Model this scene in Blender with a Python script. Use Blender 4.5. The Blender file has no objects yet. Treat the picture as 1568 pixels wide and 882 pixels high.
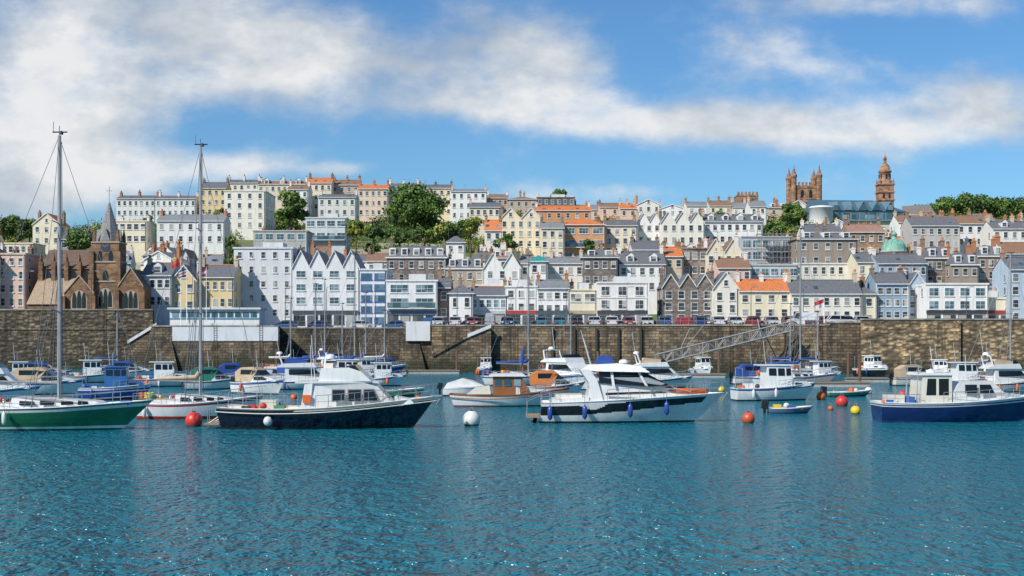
import bpy, math, random
import numpy as np
from mathutils import Vector, Matrix
R=random.Random(11)
F=2154.; CX=784.; HY=522.; CH=4.5
def Xp(px,d): return (px-CX)/F*d
def Zp(py,d): return CH+(HY-py)/F*d
def Dw(wl): return CH*F/(wl-HY)
sc=bpy.context.scene
# ------------------------------------------------------------ materials
MC={}
def newmat(name):
    m=bpy.data.materials.new(name); m.use_nodes=True
    nt=m.node_tree; b=nt.nodes['Principled BSDF']
    return m,nt,b
def N(nt,t,**k):
    n=nt.nodes.new(t)
    for a,v in k.items(): setattr(n,a,v)
    return n
def ramp(nt,fac,stops):
    r=N(nt,'ShaderNodeValToRGB'); e=r.color_ramp.elements
    e[0].position=0; e[1].position=1
    for p,c in stops:
        x=e.new(min(.9999,max(.0001,p))); x.color=(c[0],c[1],c[2],1) if hasattr(c,'__len__') else (c,c,c,1)
    e.remove(e[0]); e.remove(e[len(e)-1])
    nt.links.new(fac,r.inputs[0]); return r.outputs[0]
def mixc(nt,a,b,fac,mode='MIX'):
    n=N(nt,'ShaderNodeMix',data_type='RGBA',blend_type=mode)
    for idx,val in ((6,a),(7,b)):
        if hasattr(val,'__len__'): n.inputs[idx].default_value=(val[0],val[1],val[2],1)
        else: nt.links.new(val,n.inputs[idx])
    if isinstance(fac,(int,float)): n.inputs[0].default_value=fac
    else: nt.links.new(fac,n.inputs[0])
    return n.outputs[2]
def pos(nt,sx=1,sy=1,sz=1):
    g=N(nt,'ShaderNodeNewGeometry'); m=N(nt,'ShaderNodeVectorMath',operation='MULTIPLY')
    m.inputs[1].default_value=(sx,sy,sz); nt.links.new(g.outputs['Position'],m.inputs[0]); return m.outputs[0]
def noise(nt,vec,scale,detail=4,rough=.55):
    n=N(nt,'ShaderNodeTexNoise'); n.inputs['Scale'].default_value=scale; n.inputs['Detail'].default_value=detail
    n.inputs['Roughness'].default_value=rough; nt.links.new(vec,n.inputs['Vector']); return n.outputs['Fac']
def mth(nt,op,a,b=None,c=None,clamp=False):
    n=N(nt,'ShaderNodeMath',operation=op,use_clamp=clamp)
    for i,v in enumerate((a,b,c)):
        if v is None: continue
        if isinstance(v,(int,float)): n.inputs[i].default_value=v
        else: nt.links.new(v,n.inputs[i])
    return n.outputs[0]
def bump(nt,b,h,dist=.05,strength=1):
    n=N(nt,'ShaderNodeBump'); n.inputs['Distance'].default_value=dist; n.inputs['Strength'].default_value=strength
    nt.links.new(h,n.inputs['Height']); nt.links.new(n.outputs[0],b.inputs['Normal'])
def wall(col,dirt=1.0):
    k=('wall',tuple(col))
    if k in MC: return MC[k]
    m,nt,b=newmat('painted_render')
    n1=noise(nt,pos(nt),.45,4); n2=noise(nt,pos(nt,1.6,1.6,.22),1.3,3)
    d=tuple(c*x for c,x in zip(col,(.70,.66,.58)))
    c=mixc(nt,col,d,mth(nt,'MULTIPLY',ramp(nt,n2,[(.5,0),(.75,1)]),.7))
    c=mixc(nt,c,tuple(x*.84 for x in col),ramp(nt,n1,[(.42,0),(.7,.6)]))
    nt.links.new(c,b.inputs['Base Color']); b.inputs['Roughness'].default_value=.85
    MC[k]=m; return m
def stone(col,bw=.55,bh=.28,mort=.6):
    k=('stone',tuple(col),bw)
    if k in MC: return MC[k]
    m,nt,b=newmat('granite_masonry')
    g=N(nt,'ShaderNodeNewGeometry'); s=N(nt,'ShaderNodeSeparateXYZ'); nt.links.new(g.outputs['Position'],s.inputs[0])
    cx=N(nt,'ShaderNodeCombineXYZ'); nt.links.new(mth(nt,'ADD',s.outputs[0],mth(nt,'MULTIPLY',s.outputs[1],.77)),cx.inputs[0]); nt.links.new(s.outputs[2],cx.inputs[1])
    br=N(nt,'ShaderNodeTexBrick'); br.inputs['Scale'].default_value=1; br.inputs['Brick Width'].default_value=bw; br.inputs['Row Height'].default_value=bh
    br.inputs['Mortar Size'].default_value=.02; nt.links.new(cx.outputs[0],br.inputs['Vector'])
    br.inputs['Color1'].default_value=(*[c*1.3 for c in col],1); br.inputs['Color2'].default_value=(*[c*.65 for c in col],1); br.inputs['Mortar'].default_value=(*[c*mort for c in col],1)
    n1=noise(nt,pos(nt),.6,5); c=mixc(nt,br.outputs[0],ramp(nt,n1,[(.3,.6),(.7,1.25)]),1,'MULTIPLY')
    nt.links.new(c,b.inputs['Base Color']); b.inputs['Roughness'].default_value=.9
    MC[k]=m; return m
def roofm(col):
    k=('roof',tuple(col))
    if k in MC: return MC[k]
    m,nt,b=newmat('roof_covering')
    n1=noise(nt,pos(nt),.5,4); n2=noise(nt,pos(nt,3,3,3),2.,3)
    c=mixc(nt,tuple(x*.65 for x in col),tuple(min(1,x*1.45) for x in col),ramp(nt,n2,[(.35,0),(.65,1)]))
    c=mixc(nt,c,(.18,.16,.10),ramp(nt,n1,[(.52,0),(.75,.55)]))
    nt.links.new(c,b.inputs['Base Color']); b.inputs['Roughness'].default_value=.6
    w=N(nt,'ShaderNodeTexWave',bands_direction='Z'); w.inputs['Scale'].default_value=1.3; nt.links.new(pos(nt),w.inputs['Vector'])
    bump(nt,b,w.outputs['Fac'],.04)
    MC[k]=m; return m
def plain(name,col,rough=.5,metal=0,var=.15,coat=0):
    k=('p',name,tuple(col))
    if k in MC: return MC[k]
    m,nt,b=newmat(name)
    n1=noise(nt,pos(nt),1.7,4)
    c=mixc(nt,tuple(x*(1-var) for x in col),tuple(min(1,x*(1+var*.5)) for x in col),ramp(nt,n1,[(.3,0),(.65,1)]))
    if name=='gelcoat':
        n2=noise(nt,pos(nt,5,5,.5),1.2,3); c=mixc(nt,c,tuple(x*.72+.012 for x in col),ramp(nt,n2,[(.5,0),(.8,.7)]))
    nt.links.new(c,b.inputs['Base Color']); b.inputs['Roughness'].default_value=rough; b.inputs['Metallic'].default_value=metal
    if coat: b.inputs['Coat Weight'].default_value=coat
    MC[k]=m; return m
def glassm(kind=0):
    k=('g',kind)
    if k in MC: return MC[k]
    m,nt,b=newmat('window_glass')
    g=N(nt,'ShaderNodeNewGeometry'); sn=N(nt,'ShaderNodeVectorMath',operation='SNAP'); sn.inputs[1].default_value=(1.4,50,1.5)
    nt.links.new(g.outputs['Position'],sn.inputs[0]); wn=N(nt,'ShaderNodeTexWhiteNoise'); nt.links.new(sn.outputs[0],wn.inputs['Vector'])
    base={0:[(0,(.02,.025,.03)),(.5,(.06,.07,.08)),(.75,(.14,.15,.15)),(.9,(.42,.41,.38))],1:[(0,(.03,.07,.09)),(.5,(.06,.13,.16)),(.8,(.12,.2,.24)),(1,(.25,.33,.36))],2:[(0,(.02,.06,.2)),(1,(.05,.12,.32))],3:[(0,(.008,.01,.012)),(1,(.015,.018,.02))]}[kind]
    c=ramp(nt,wn.outputs[0],base); nt.links.new(c,b.inputs['Base Color']); b.inputs['Roughness'].default_value=.08
    MC[k]=m; return m
GL=glassm(0); GLB=glassm(1); GLBL=glassm(2); GLK=glassm(3)
WHITE=(.82,.81,.78); OFF=(.77,.74,.68); CREAM=(.78,.70,.53); GREY=(.56,.57,.57); LG=(.68,.69,.69); YEL=(.74,.59,.31); PINK=(.72,.52,.41)
BLUE=(.27,.38,.48); BEIGE=(.60,.49,.36); PBL=(.44,.54,.62); ORW=(.60,.28,.13)
STG=(.24,.20,.17); STB=(.36,.24,.15); STD=(.18,.15,.14); CHB=(.25,.145,.08)
SLATE=(.14,.145,.16); SLL=(.23,.24,.25); TILE=(.60,.19,.06); BRN=(.27,.15,.09); TAN=(.42,.30,.19)
FR=plain('white_window_frame',(.75,.75,.73),.5); FRD=plain('dark_window_frame',(.08,.08,.09),.5); FRB=plain('blue_window_frame',(.05,.12,.38),.5)
POT=plain('clay_chimney_pot',(.5,.2,.09),.8); METAL=plain('galvanised_metal',(.27,.28,.29),.5,0); WIRE=plain('steel_wire',(.22,.23,.25),.5,.2)
WOOD=plain('varnished_wood',(.27,.10,.03),.35); BARK=plain('tree_bark',(.10,.07,.05),.9); BLACK=plain('black_rubber',(.02,.02,.022),.6)
def MW(c): return stone(c) if c in (STG,STB,STD,CHB) else wall(c)
# ------------------------------------------------------------ mesh accumulator
class Ob:
    def __init__(s,name,loc=(0,0,0),yaw=0):
        s.name=name; s.loc=loc; s.yaw=yaw; s.p={}
    def add(s,part,mat,v,f,smooth=False):
        P=s.p.setdefault(part,dict(v=[],f=[],m=[],s=[],mats=[]))
        if mat not in P['mats']: P['mats'].append(mat)
        mi=P['mats'].index(mat); o=len(P['v']); P['v'].extend([tuple(q) for q in v])
        for q in f: P['f'].append([i+o for i in q]); P['m'].append(mi); P['s'].append(smooth)
    def face(s,part,mat,pts): s.add(part,mat,pts,[list(range(len(pts)))])
    def box(s,part,mat,x0,x1,y0,y1,z0,z1):
        v=[(x0,y0,z0),(x1,y0,z0),(x1,y1,z0),(x0,y1,z0),(x0,y0,z1),(x1,y0,z1),(x1,y1,z1),(x0,y1,z1)]
        s.add(part,mat,v,[(0,3,2,1),(4,5,6,7),(0,1,5,4),(1,2,6,5),(2,3,7,6),(3,0,4,7)])
    def tube(s,part,mat,pts,r,n=6,r1=None,cap=True):
        pts=[Vector(p) for p in pts]; v=[];f=[]; m=len(pts)
        for i,p in enumerate(pts):
            t=(pts[min(i+1,m-1)]-pts[max(i-1,0)]);
            if t.length<1e-6: t=Vector((0,0,1))
            t.normalize(); a=Vector((0,0,1)) if abs(t.z)<.9 else Vector((1,0,0)); u=t.cross(a).normalized(); w=t.cross(u)
            rr=r if r1 is None else r+(r1-r)*i/(m-1)
            for k in range(n):
                an=2*math.pi*k/n; v.append(p+u*rr*math.cos(an)+w*rr*math.sin(an))
        for i in range(m-1):
            for k in range(n): f.append((i*n+k,i*n+(k+1)%n,(i+1)*n+(k+1)%n,(i+1)*n+k))
        if cap: f.append(tuple(range(n))); f.append(tuple((m-1)*n+k for k in range(n)))
        s.add(part,mat,v,f,n>5)
    def lathe(s,part,mat,prof,c=(0,0,0),n=16,smooth=True,rot=0):
        v=[];f=[]
        for r,z in prof:
            for k in range(n):
                a=2*math.pi*k/n+rot; v.append((c[0]+r*math.cos(a),c[1]+r*math.sin(a),c[2]+z))
        for i in range(len(prof)-1):
            for k in range(n): f.append((i*n+k,i*n+(k+1)%n,(i+1)*n+(k+1)%n,(i+1)*n+k))
        f.append(tuple(range(n))); f.append(tuple((len(prof)-1)*n+k for k in range(n)))
        s.add(part,mat,v,f,smooth)
    def prism(s,part,mat,prof,wf):
        n=len(prof); v=[(x,-wf(x,z),z) for x,z in prof]+[(x,wf(x,z),z) for x,z in prof]
        f=[list(range(n)),list(range(2*n-1,n-1,-1))]+[(i,(i+1)%n,n+(i+1)%n,n+i) for i in range(n)]
        s.add(part,mat,v,f)
    def sidewin(s,part,mat,prof,wf,e=.012):
        n=len(prof)
        for sg in (-1,1):
            s.add(part,mat,[(x,sg*(wf(x,z)+e),z) for x,z in prof],[list(range(n))])
    def done(s):
        objs=[]
        for pn,P in s.p.items():
            me=bpy.data.meshes.new(pn); me.from_pydata(P['v'],[],P['f'])
            for m in P['mats']: me.materials.append(m)
            me.polygons.foreach_set('material_index',P['m']); me.polygons.foreach_set('use_smooth',P['s']); me.update()
            o=bpy.data.objects.new(pn,me); sc.collection.objects.link(o); objs.append(o)
        if len(objs)==1: e=objs[0]; e.name=s.name
        else:
            e=bpy.data.objects.new(s.name,None); sc.collection.objects.link(e)
            for o in objs: o.parent=e
        e.location=s.loc; e.rotation_euler=(0,0,s.yaw); return e
# ------------------------------------------------------------ terrain
PXC=[-1500,-300,100,200,320,620,760,1100,1200,1350,1568,3000]
P450=[372,370,366,340,331,335,338,340,339,345,345,350]
P480=[368,366,360,333,325,326,331,333,331,337,338,345]
DC=[262,290,330,370,410,450,480,560,900,2600]
def ground(x,y):
    px=x/y*F+CX
    p4=np.interp(px,PXC,P450); p8=np.interp(px,PXC,P480)
    z4=Zp(p4,450); z8=Zp(p8,480); m=(z8/48.)**.8
    return float(np.interp(y,DC,[6.55,12*m,20*m,28*m,35.5*m,z4,z8,z8+1,z8,z8-10]))
def build_terrain():
    ys=list(np.arange(262,500,8))+[520,560,620,700,900,1300,2600]; us=np.linspace(-1.1,1.1,150)
    v=[];f=[]
    for y in ys:
        for u in us:
            x=u*y; v.append((x,y,ground(x,y)+(R.random()-.5)*.5*(y>270)))
    n=len(us)
    for i in range(len(ys)-1):
        for j in range(n-1): f.append((i*n+j,i*n+j+1,(i+1)*n+j+1,(i+1)*n+j))
    m,nt,b=newmat('hillside_ground')
    c=ramp(nt,noise(nt,pos(nt),.09,6),[(.3,(.06,.11,.02)),(.5,(.11,.16,.04)),(.6,(.17,.15,.10)),(.7,(.08,.13,.03))])
    nt.links.new(c,b.inputs['Base Color']); b.inputs['Roughness'].default_value=.95
    o=Ob('hillside_terrain'); o.add('t',m,v,f,True); o.done()
build_terrain()
# ------------------------------------------------------------ water
def build_water():
    m,nt,b=newmat('harbour_water')
    c=ramp(nt,noise(nt,pos(nt,.5,1,1),.05,3),[(.3,(.004,.150,.215)),(.7,(.009,.195,.265))])
    nt.links.new(c,b.inputs['Base Color']); b.inputs['Roughness'].default_value=.13; b.inputs['IOR'].default_value=1.33
    a=noise(nt,pos(nt,.8,.6,1),2.7,2,.55); a2=noise(nt,pos(nt,.8,.75,1),7.5,1,.6); a3=noise(nt,pos(nt,.6,1,1),.7,1)
    h=mth(nt,'ADD',mth(nt,'MULTIPLY',a,.62),mth(nt,'ADD',mth(nt,'MULTIPLY',a2,.20),mth(nt,'MULTIPLY',a3,.55)))
    bump(nt,b,h,1.5)
    o=Ob('harbour_water'); o.face('w',m,[(-3000,-1500,0),(3000,-1500,0),(3000,2700,0),(-3000,2700,0)]); o.done()
build_water()
# ------------------------------------------------------------ harbour wall and quay
def wallmat(col,rubble=False):
    m,nt,b=newmat('harbour_wall_granite')
    g=N(nt,'ShaderNodeNewGeometry'); s=N(nt,'ShaderNodeSeparateXYZ'); nt.links.new(g.outputs['Position'],s.inputs[0])
    cx=N(nt,'ShaderNodeCombineXYZ'); nt.links.new(mth(nt,'ADD',s.outputs[0],s.outputs[1]),cx.inputs[0]); nt.links.new(s.outputs[2],cx.inputs[1])
    if rubble:
        vo=N(nt,'ShaderNodeTexVoronoi'); vo.inputs['Scale'].default_value=1.9
        sq=N(nt,'ShaderNodeVectorMath',operation='MULTIPLY'); sq.inputs[1].default_value=(.6,1.3,1); nt.links.new(cx.outputs[0],sq.inputs[0]); nt.links.new(sq.outputs[0],vo.inputs['Vector'])
        sp=N(nt,'ShaderNodeSeparateColor'); nt.links.new(vo.outputs['Color'],sp.inputs[0])
        c=ramp(nt,sp.outputs[0],[(0,[x*.5 for x in col]),(.5,col),(1,[min(1,x*1.6) for x in col])])
        c=mixc(nt,c,[x*.3 for x in col],ramp(nt,vo.outputs['Distance'],[(.38,0),(.62,.85)])); hh=vo.outputs['Distance']
    else:
        br=N(nt,'ShaderNodeTexBrick'); br.inputs['Scale'].default_value=1; br.inputs['Brick Width'].default_value=.85; br.inputs['Row Height'].default_value=.4; br.inputs['Mortar Size'].default_value=.035; br.inputs['Mortar Smooth'].default_value=.6
        wob=N(nt,'ShaderNodeTexNoise'); wob.inputs['Scale'].default_value=.7; nt.links.new(cx.outputs[0],wob.inputs['Vector'])
        ad=N(nt,'ShaderNodeVectorMath',operation='MULTIPLY_ADD'); nt.links.new(wob.outputs['Color'],ad.inputs[0]); ad.inputs[1].default_value=(.5,.22,0); nt.links.new(cx.outputs[0],ad.inputs[2])
        nt.links.new(ad.outputs[0],br.inputs['Vector'])
        br.inputs['Color1'].default_value=(*[x*1.5 for x in col],1); br.inputs['Color2'].default_value=(*[x*.5 for x in col],1); br.inputs['Mortar'].default_value=(*[x*.4 for x in col],1)
        c=br.outputs[0]; hh=br.outputs['Fac']
    c=mixc(nt,c,ramp(nt,noise(nt,pos(nt,1,1,.6),.3,6,.65),[(.3,(.35,.33,.3)),(.5,(.9,.88,.86)),(.7,(1.7,1.55,1.3))]),1,'MULTIPLY')
    c=mixc(nt,c,[x*.22 for x in col],ramp(nt,noise(nt,pos(nt,1.6,1.6,.12),.9,4),[(.52,0),(.66,.8)]))
    tide=mth(nt,'ADD',mth(nt,'MULTIPLY',s.outputs[2],-.24),mth(nt,'MULTIPLY',noise(nt,pos(nt,1,1,.5),.35,5),1.2))
    c=mixc(nt,c,(.035,.037,.018),ramp(nt,tide,[(.0,0),(.35,.9)]))
    nt.links.new(c,b.inputs['Base Color']); b.inputs['Roughness'].default_value=.85
    bump(nt,b,mth(nt,'ADD',hh,noise(nt,pos(nt),2,4)),.15)
    return m
WM=wallmat((.18,.142,.095)); WR=wallmat((.40,.295,.175),True); WD=wallmat((.11,.09,.065)); WRL=wallmat((.155,.125,.085),True)
COP=stone((.30,.27,.22),1.3,.6)
WPAINT=wall((.66,.68,.70))
line=[(-1600,225),(234,225),(232,210),(428,210),(428,238),(620,238),(620,206),(661,206),(661,202),(1265,195),(1265,190),(1318,190),(1318,183),(3200,183)]
tops=[9.4,6.6,6.6,6.6,6.6,6.6,6.7,6.7,6.6,6.6,6.9,7.2,7.2]
mats=[WRL,WM,WM,WD,WD,WM,WM,WM,WM,WM,WM,WR,WR]
L2=[(Xp(p,d),d) for p,d in line]
def build_quay():
    o=Ob('harbour_wall')
    for i in range(len(L2)-1):
        (xa,ya),(xb,yb)=L2[i],L2[i+1]; t=tops[i]
        o.face('wall_face',mats[i],[(xa,ya,-2),(xb,yb,-2),(xb,yb,t),(xa,ya,t)])
        dx,dy=xb-xa,yb-ya; l=math.hypot(dx,dy); nx,ny=dy/l,-dx/l
        for (a,bb,h0,h1) in ((.12,-.55,t,t+.22),):
            P=[(xa+nx*a,ya+ny*a),(xb+nx*a,yb+ny*a),(xb+nx*bb,yb+ny*bb),(xa+nx*bb,ya+ny*bb)]
            v=[(p[0],p[1],h0+.003*(i%2)) for p in P]+[(p[0],p[1],h1+.003*(i%2)) for p in P]
            o.add('coping',COP,v,[(0,1,2,3),(4,5,6,7),(0,1,5,4),(1,2,6,5),(2,3,7,6),(3,0,4,7)])
        if i==0:
            o.face('wall_face',WRL,[(xa,ya+.6,6),(xb,yb+.6,6),(xb,yb+.6,t),(xa,ya+.6,t)])
            o.box('string_course',WM,xb-120,xb-.1,ya-.14,ya-.01,6.3,6.55)
    x0,x1=Xp(264,210),Xp(426,210)
    o.box('painted_band',WPAINT,x0,x1,209.9,210.02,Zp(522,210),6.58)
    x0,x1=Xp(622,206),Xp(659,206)
    o.box('painted_band',WPAINT,x0,x1,205.4,207.5,Zp(522,206),7.35)
    o.box('painted_band',WPAINT,Xp(620,206)-.05,Xp(620,206)+.02,206.1,210,Zp(522,206),6.9)
    for (a,b2,dd) in ((232,262,210),(620,640,206)):
        xa,xb=Xp(a,dd),Xp(b2,dd)
        o.add('buttress',WM,[(xa-1.2,dd-1,-1),(xb+1.5,dd-1.,-1),(xb,dd-.05,5),(xa-.1,dd-.05,6.4),(xa-1.2,dd+3,-1),(xa-.1,dd+3,6.4)],[(0,1,2,3),(4,0,3,5)])
    def stair(p0,y0,p1,y1,d,n=14,w=1.9,cm=COP):
        x0,z0,x1,z1=Xp(p0,d),Zp(y0,d),Xp(p1,d),Zp(y1,d)
        for i in range(n):
            a=x0+(x1-x0)*i/n; bb=x0+(x1-x0)*(i+1)/n; z=z0+(z1-z0)*(i+1)/n
            o.box('steps',WM,a,bb-.004,d,d+w,-1,z)
        v=[(x0,d-.25,z0+.1),(x1,d-.25,z1+.1),(x1,d-.25,z1+.6),(x0,d-.25,z0+.6)]
        v+= [(a,b3+.22,c) for a,b3,c in v]
        o.add('stair_parapet',cm,v,[(0,1,2,3),(4,5,6,7),(0,1,5,4),(3,2,6,7),(1,2,6,5),(0,3,7,4)])
    stair(663,547,716,518,199.5,w=2.2,cm=WM); stair(716,518,752,503,199.5,n=8,w=2.2,cm=WPAINT)
    stair(196,527,240,500,222.5,w=2,cm=WPAINT)
    LAD=plain('rusty_iron',(.12,.07,.045),.8); TIM=plain('wet_timber',(.06,.045,.03),.8)
    for px in (700,790,885,980,1110,1190,1240,330,400,80,160):
        i=8 if px>600 else (0 if px<230 else 2)
        (xa,ya),(xb,yb)=L2[i],L2[i+1]; x=Xp(px,ya); y=ya+(yb-ya)*(x-xa)/(xb-xa)
        for s in (-.22,.22): o.tube('ladder',LAD,[(x+s,y-.14,0),(x+s,y-.14,tops[i]+.5)],.03,5)
        for k in range(18): o.tube('ladder',LAD,[(x-.22,y-.14,.3+k*.36),(x+.22,y-.14,.3+k*.36)],.02,4)
    for px in range(845,1010,33):
        (xa,ya),(xb,yb)=L2[8],L2[9]; x=Xp(px,ya); y=ya+(yb-ya)*(x-xa)/(xb-xa)
        o.box('timber_fender',TIM,x-.16,x+.16,y-.4,y-.02,-.5,6.3)
    for px in (1466,): x=Xp(px,183); o.box('pilaster',WR,x-.3,x+.3,182.6,182.99,-1,7.1)
    for k in range(26):   # quay bollards
        t=k/25; x=Xp(668,202)*(1-t)+Xp(1262,195)*t; y=202*(1-t)+195*t+.9; o.lathe('bollards',TIM,[(.2,0),(.15,.1),(.15,.38),(.24,.46),(.2,.55),(.03,.58)],(x,y,6.55),8)
    o.done()
    m,nt,b=newmat('asphalt_quay'); c=ramp(nt,noise(nt,pos(nt),.4,6),[(.3,(.05,.05,.052)),(.7,(.11,.105,.10))]); nt.links.new(c,b.inputs['Base Color']); b.inputs['Roughness'].default_value=.9
    q=Ob('quay_road'); pts=[(x,y,6.55) for x,y in L2]+[(L2[-1][0]+150,275,6.55),(L2[0][0]-150,275,6.55)]
    q.face('surface',m,pts)
    PL=plain('road_paint',(.7,.7,.68),.7)
    for k in range(24):
        x=Xp(668,200)+k*2.5-1.25; q.face('parking_bay_lines',PL,[(x,203.2,6.556),(x+.12,203.2,6.556),(x+.12,207,6.556),(x,207,6.556)])
    q.box('kerb',COP,-90,110,243.2,243.5,6.55,6.68); q.box('pavement',plain('paving_slabs',(.28,.27,.25),.9),-90,110,243.5,249.5,6.55,6.67)
    q.done()
build_quay()
# ------------------------------------------------------------ houses
PROT=[(535,600,344,378,500),(600,745,344,372,500),(300,345,352,380,500),(410,468,322,350,500),(1170,1232,322,356,500),(100,175,345,368,500),(0,50,338,366,500)]
OCC=[]
def win(o,M,x,z,w,h,fr,gl,nx=1,ny=2,sill=True,proud=.05):
    def q(part,mat,a0,a1,b0,b1,e): o.face(part,mat,[M(a0,b0,e),M(a1,b0,e),M(a1,b1,e),M(a0,b1,e)])
    x0,x1,z0,z1=x-w/2,x+w/2,z,z+h
    q('window_frames',fr,x0,x1,z0,z1,proud)
    for (a,b2) in (((x0,z0),(x1,z0)),((x1,z0),(x1,z1)),((x1,z1),(x0,z1)),((x0,z1),(x0,z0))):
        o.face('window_frames',fr,[M(a[0],a[1],0),M(b2[0],b2[1],0),M(b2[0],b2[1],proud),M(a[0],a[1],proud)])
    t=.07; g=.05
    pw=(w-2*t-(nx-1)*g)/nx; ph=(h-2*t-(ny-1)*g)/ny
    for i in range(nx):
        for j in range(ny):
            a=x0+t+i*(pw+g); c=z0+t+j*(ph+g); q('window_glass',gl,a,a+pw,c,c+ph,proud+.006)
    if sill:
        a0,a1,b0,b1=x0-.08,x1+.08,z0-.14,z0-.02
        q('sills',fr,a0,a1,b0,b1,.14); o.face('sills',fr,[M(a0,b1,0),M(a1,b1,0),M(a1,b1,.14),M(a0,b1,.14)]); o.face('sills',fr,[M(a0,b0,0),M(a1,b0,0),M(a1,b0,.14),M(a0,b0,.14)])
def chimney(o,x,y,z0,h,mat,w=.6,l=1.3,n=3):
    h=h*R.uniform(.85,1.35)
    o.box('chimneys',mat,x-w/2,x+w/2,y-l/2,y+l/2,z0-1.5,z0+h); o.box('chimneys',mat,x-w/2-.08,x+w/2+.08,y-l/2-.08,y+l/2+.08,z0+h-.25,z0+h-.1)
    for i in range(n):
        yy=y+(i-(n-1)/2)*l/n
        o.lathe('chimney_pots',POT,[(.13,0),(.11,.5),(.14,.55)],(x,yy,z0+h),6,False)
def house(x0,x1,yt,yb,d,roof='gable',rh=3,wc=WHITE,rc=SLATE,rows=None,cols=None,dep=9,chim=2,dorm=0,yaw=0,shop=None,ng=1,fr=None,gl=None,ww=1.0,wh=1.45,nx=1,name='terraced_house',prot=True,cm=None,balc=False,pitch=2.95,side=True,storeytop=.75,band=None,door=False,quoin=False):
    W=(x1-x0)/F*d; xc=Xp((x0+x1)/2,d); ze=Zp(yt,d)
    gz=ground(xc,d+2) if d>262 else 6.55
    fr=fr or FR; gl=gl or GL; M=MW(wc); RM=roofm(rc); cm=cm or MW(R.choice([STG,BEIGE,OFF,STB,(.45,.2,.1)]))
    zb=gz-(4 if d>262 else 0); H=ze-zb
    vis=max(2.5,ze-(max(gz,Zp(yb,d)) if yb else gz))
    o=Ob(name,(xc,d,zb),yaw); w=W/2
    def FM(a,b2,e): return (a,-e,b2)
    def RMp(a,b2,e): return (w+e,a,b2)
    def LM(a,b2,e): return (-w-e,a,b2)
    for q in ([(-w,0,0),(w,0,0),(w,0,H),(-w,0,H)],[(w,0,0),(w,dep,0),(w,dep,H),(w,0,H)],[(w,dep,0),(-w,dep,0),(-w,dep,H),(w,dep,H)],[(-w,dep,0),(-w,0,0),(-w,0,H),(-w,dep,H)]): o.face('walls',M,q)
    ov=.28
    if roof=='gable':
        o.face('walls',M,[(-w,0,H),(-w,dep,H),(-w,dep/2,H+rh)]); o.face('walls',M,[(w,0,H),(w,dep,H),(w,dep/2,H+rh)])
        s=rh/(dep/2)
        for y0,sg in ((-ov,1),(dep+ov,-1)):
            o.face('roof',RM,[(-w-.1,y0,H-ov*s+.05),(w+.1,y0,H-ov*s+.05),(w+.1,dep/2,H+rh+.06),(-w-.1,dep/2,H+rh+.06)])
        o.box('gutter',fr,-w-.1,w+.1,-ov-.1,-ov+.02,H-ov*s-.08,H-ov*s+.07)
        o.tube('roof_ridge',POT if R.random()<.3 else RM,[(-w-.1,dep/2,H+rh+.1),(w+.1,dep/2,H+rh+.1)],.12,5)
        if chim>=1: chimney(o,-w+.35,dep/2,H+rh,1.1,cm,n=R.choice([2,3,4]))
        if chim>=2: chimney(o,w-.35,dep/2,H+rh,1.1,cm,n=R.choice([2,3,4]))
        if chim>=3: chimney(o,0,dep/2,H+rh,1.1,cm)
        if not dorm and R.random()<.5:
            for i in range(R.choice([1,2,3])):
                x=R.uniform(-w*.7,w*.7); ya=dep*.15; yb3=dep*.27; zf=lambda y:H+.05+(y)*s+.03
                o.face('roof_lights',GLB,[(x-.4,ya,zf(ya)),(x+.4,ya,zf(ya)),(x+.4,yb3,zf(yb3)),(x-.4,yb3,zf(yb3))])
        for i in range(dorm):
            x=-w+W*(i+.5)/dorm; y0=dep*.09; dw=.75; zb2=H+rh*.2; 
            yb2=dep*.5
            o.box('dormers',FR if wc in(WHITE,OFF,CREAM) else M,x-dw,x+dw,y0,yb2,zb2-.3,zb2+1.25)
            o.face('dormers',RM,[(x-dw-.12,y0-.15,zb2+1.2),(x,y0-.15,zb2+1.9),(x,yb2,zb2+1.9),(x-dw-.12,yb2,zb2+1.2)]); o.face('dormers',RM,[(x+dw+.12,y0-.15,zb2+1.2),(x,y0-.15,zb2+1.9),(x,yb2,zb2+1.9),(x+dw+.12,yb2,zb2+1.2)])
            o.face('dormers',FR,[(x-dw,y0-.01,zb2+1.25),(x+dw,y0-.01,zb2+1.25),(x,y0-.01,zb2+1.85)])
            win(o,lambda a,b2,e,y0=y0:(a,y0-e,b2),x,zb2,1.1,1.1,FR,gl,sill=False)
    elif roof=='gablef':
        gw=W/ng
        for i in range(ng):
            a=-w+gw*i; c=a+gw; mid=(a+c)/2
            o.face('walls',M,[(a,0,H),(c,0,H),(mid,0,H+rh)]); o.face('walls',M,[(a,dep,H),(c,dep,H),(mid,dep,H+rh)])
            for e0 in (a,c):
                sg=-1 if e0==a else 1; ex=e0+(sg*.2 if (i==0 and e0==a) or (i==ng-1 and e0==c) else 0)
                zz=H-(.2*rh/(gw/2) if ex!=e0 else 0)
                o.face('roof',RM,[(ex,-.25,zz+.05),(mid,-.25,H+rh+.06),(mid,dep+.2,H+rh+.06),(ex,dep+.2,zz+.05)])
                o.face('barge_boards',fr,[(ex,-.255,zz+.05),(mid,-.255,H+rh+.06),(mid,-.255,H+rh-.2),(ex,-.255,zz-.22)])
            if gw>4: win(o,FM,mid,H+rh*.12,.8,1.1,fr,gl)
        if chim: chimney(o,-w+.4,dep*.5,H+rh*.6,1.6,cm)
        if chim>1: chimney(o,w-.4,dep*.5,H+rh*.6,1.6,cm)
    elif roof=='hip':
        i=min(w*.85,dep*.5); e=.3
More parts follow.
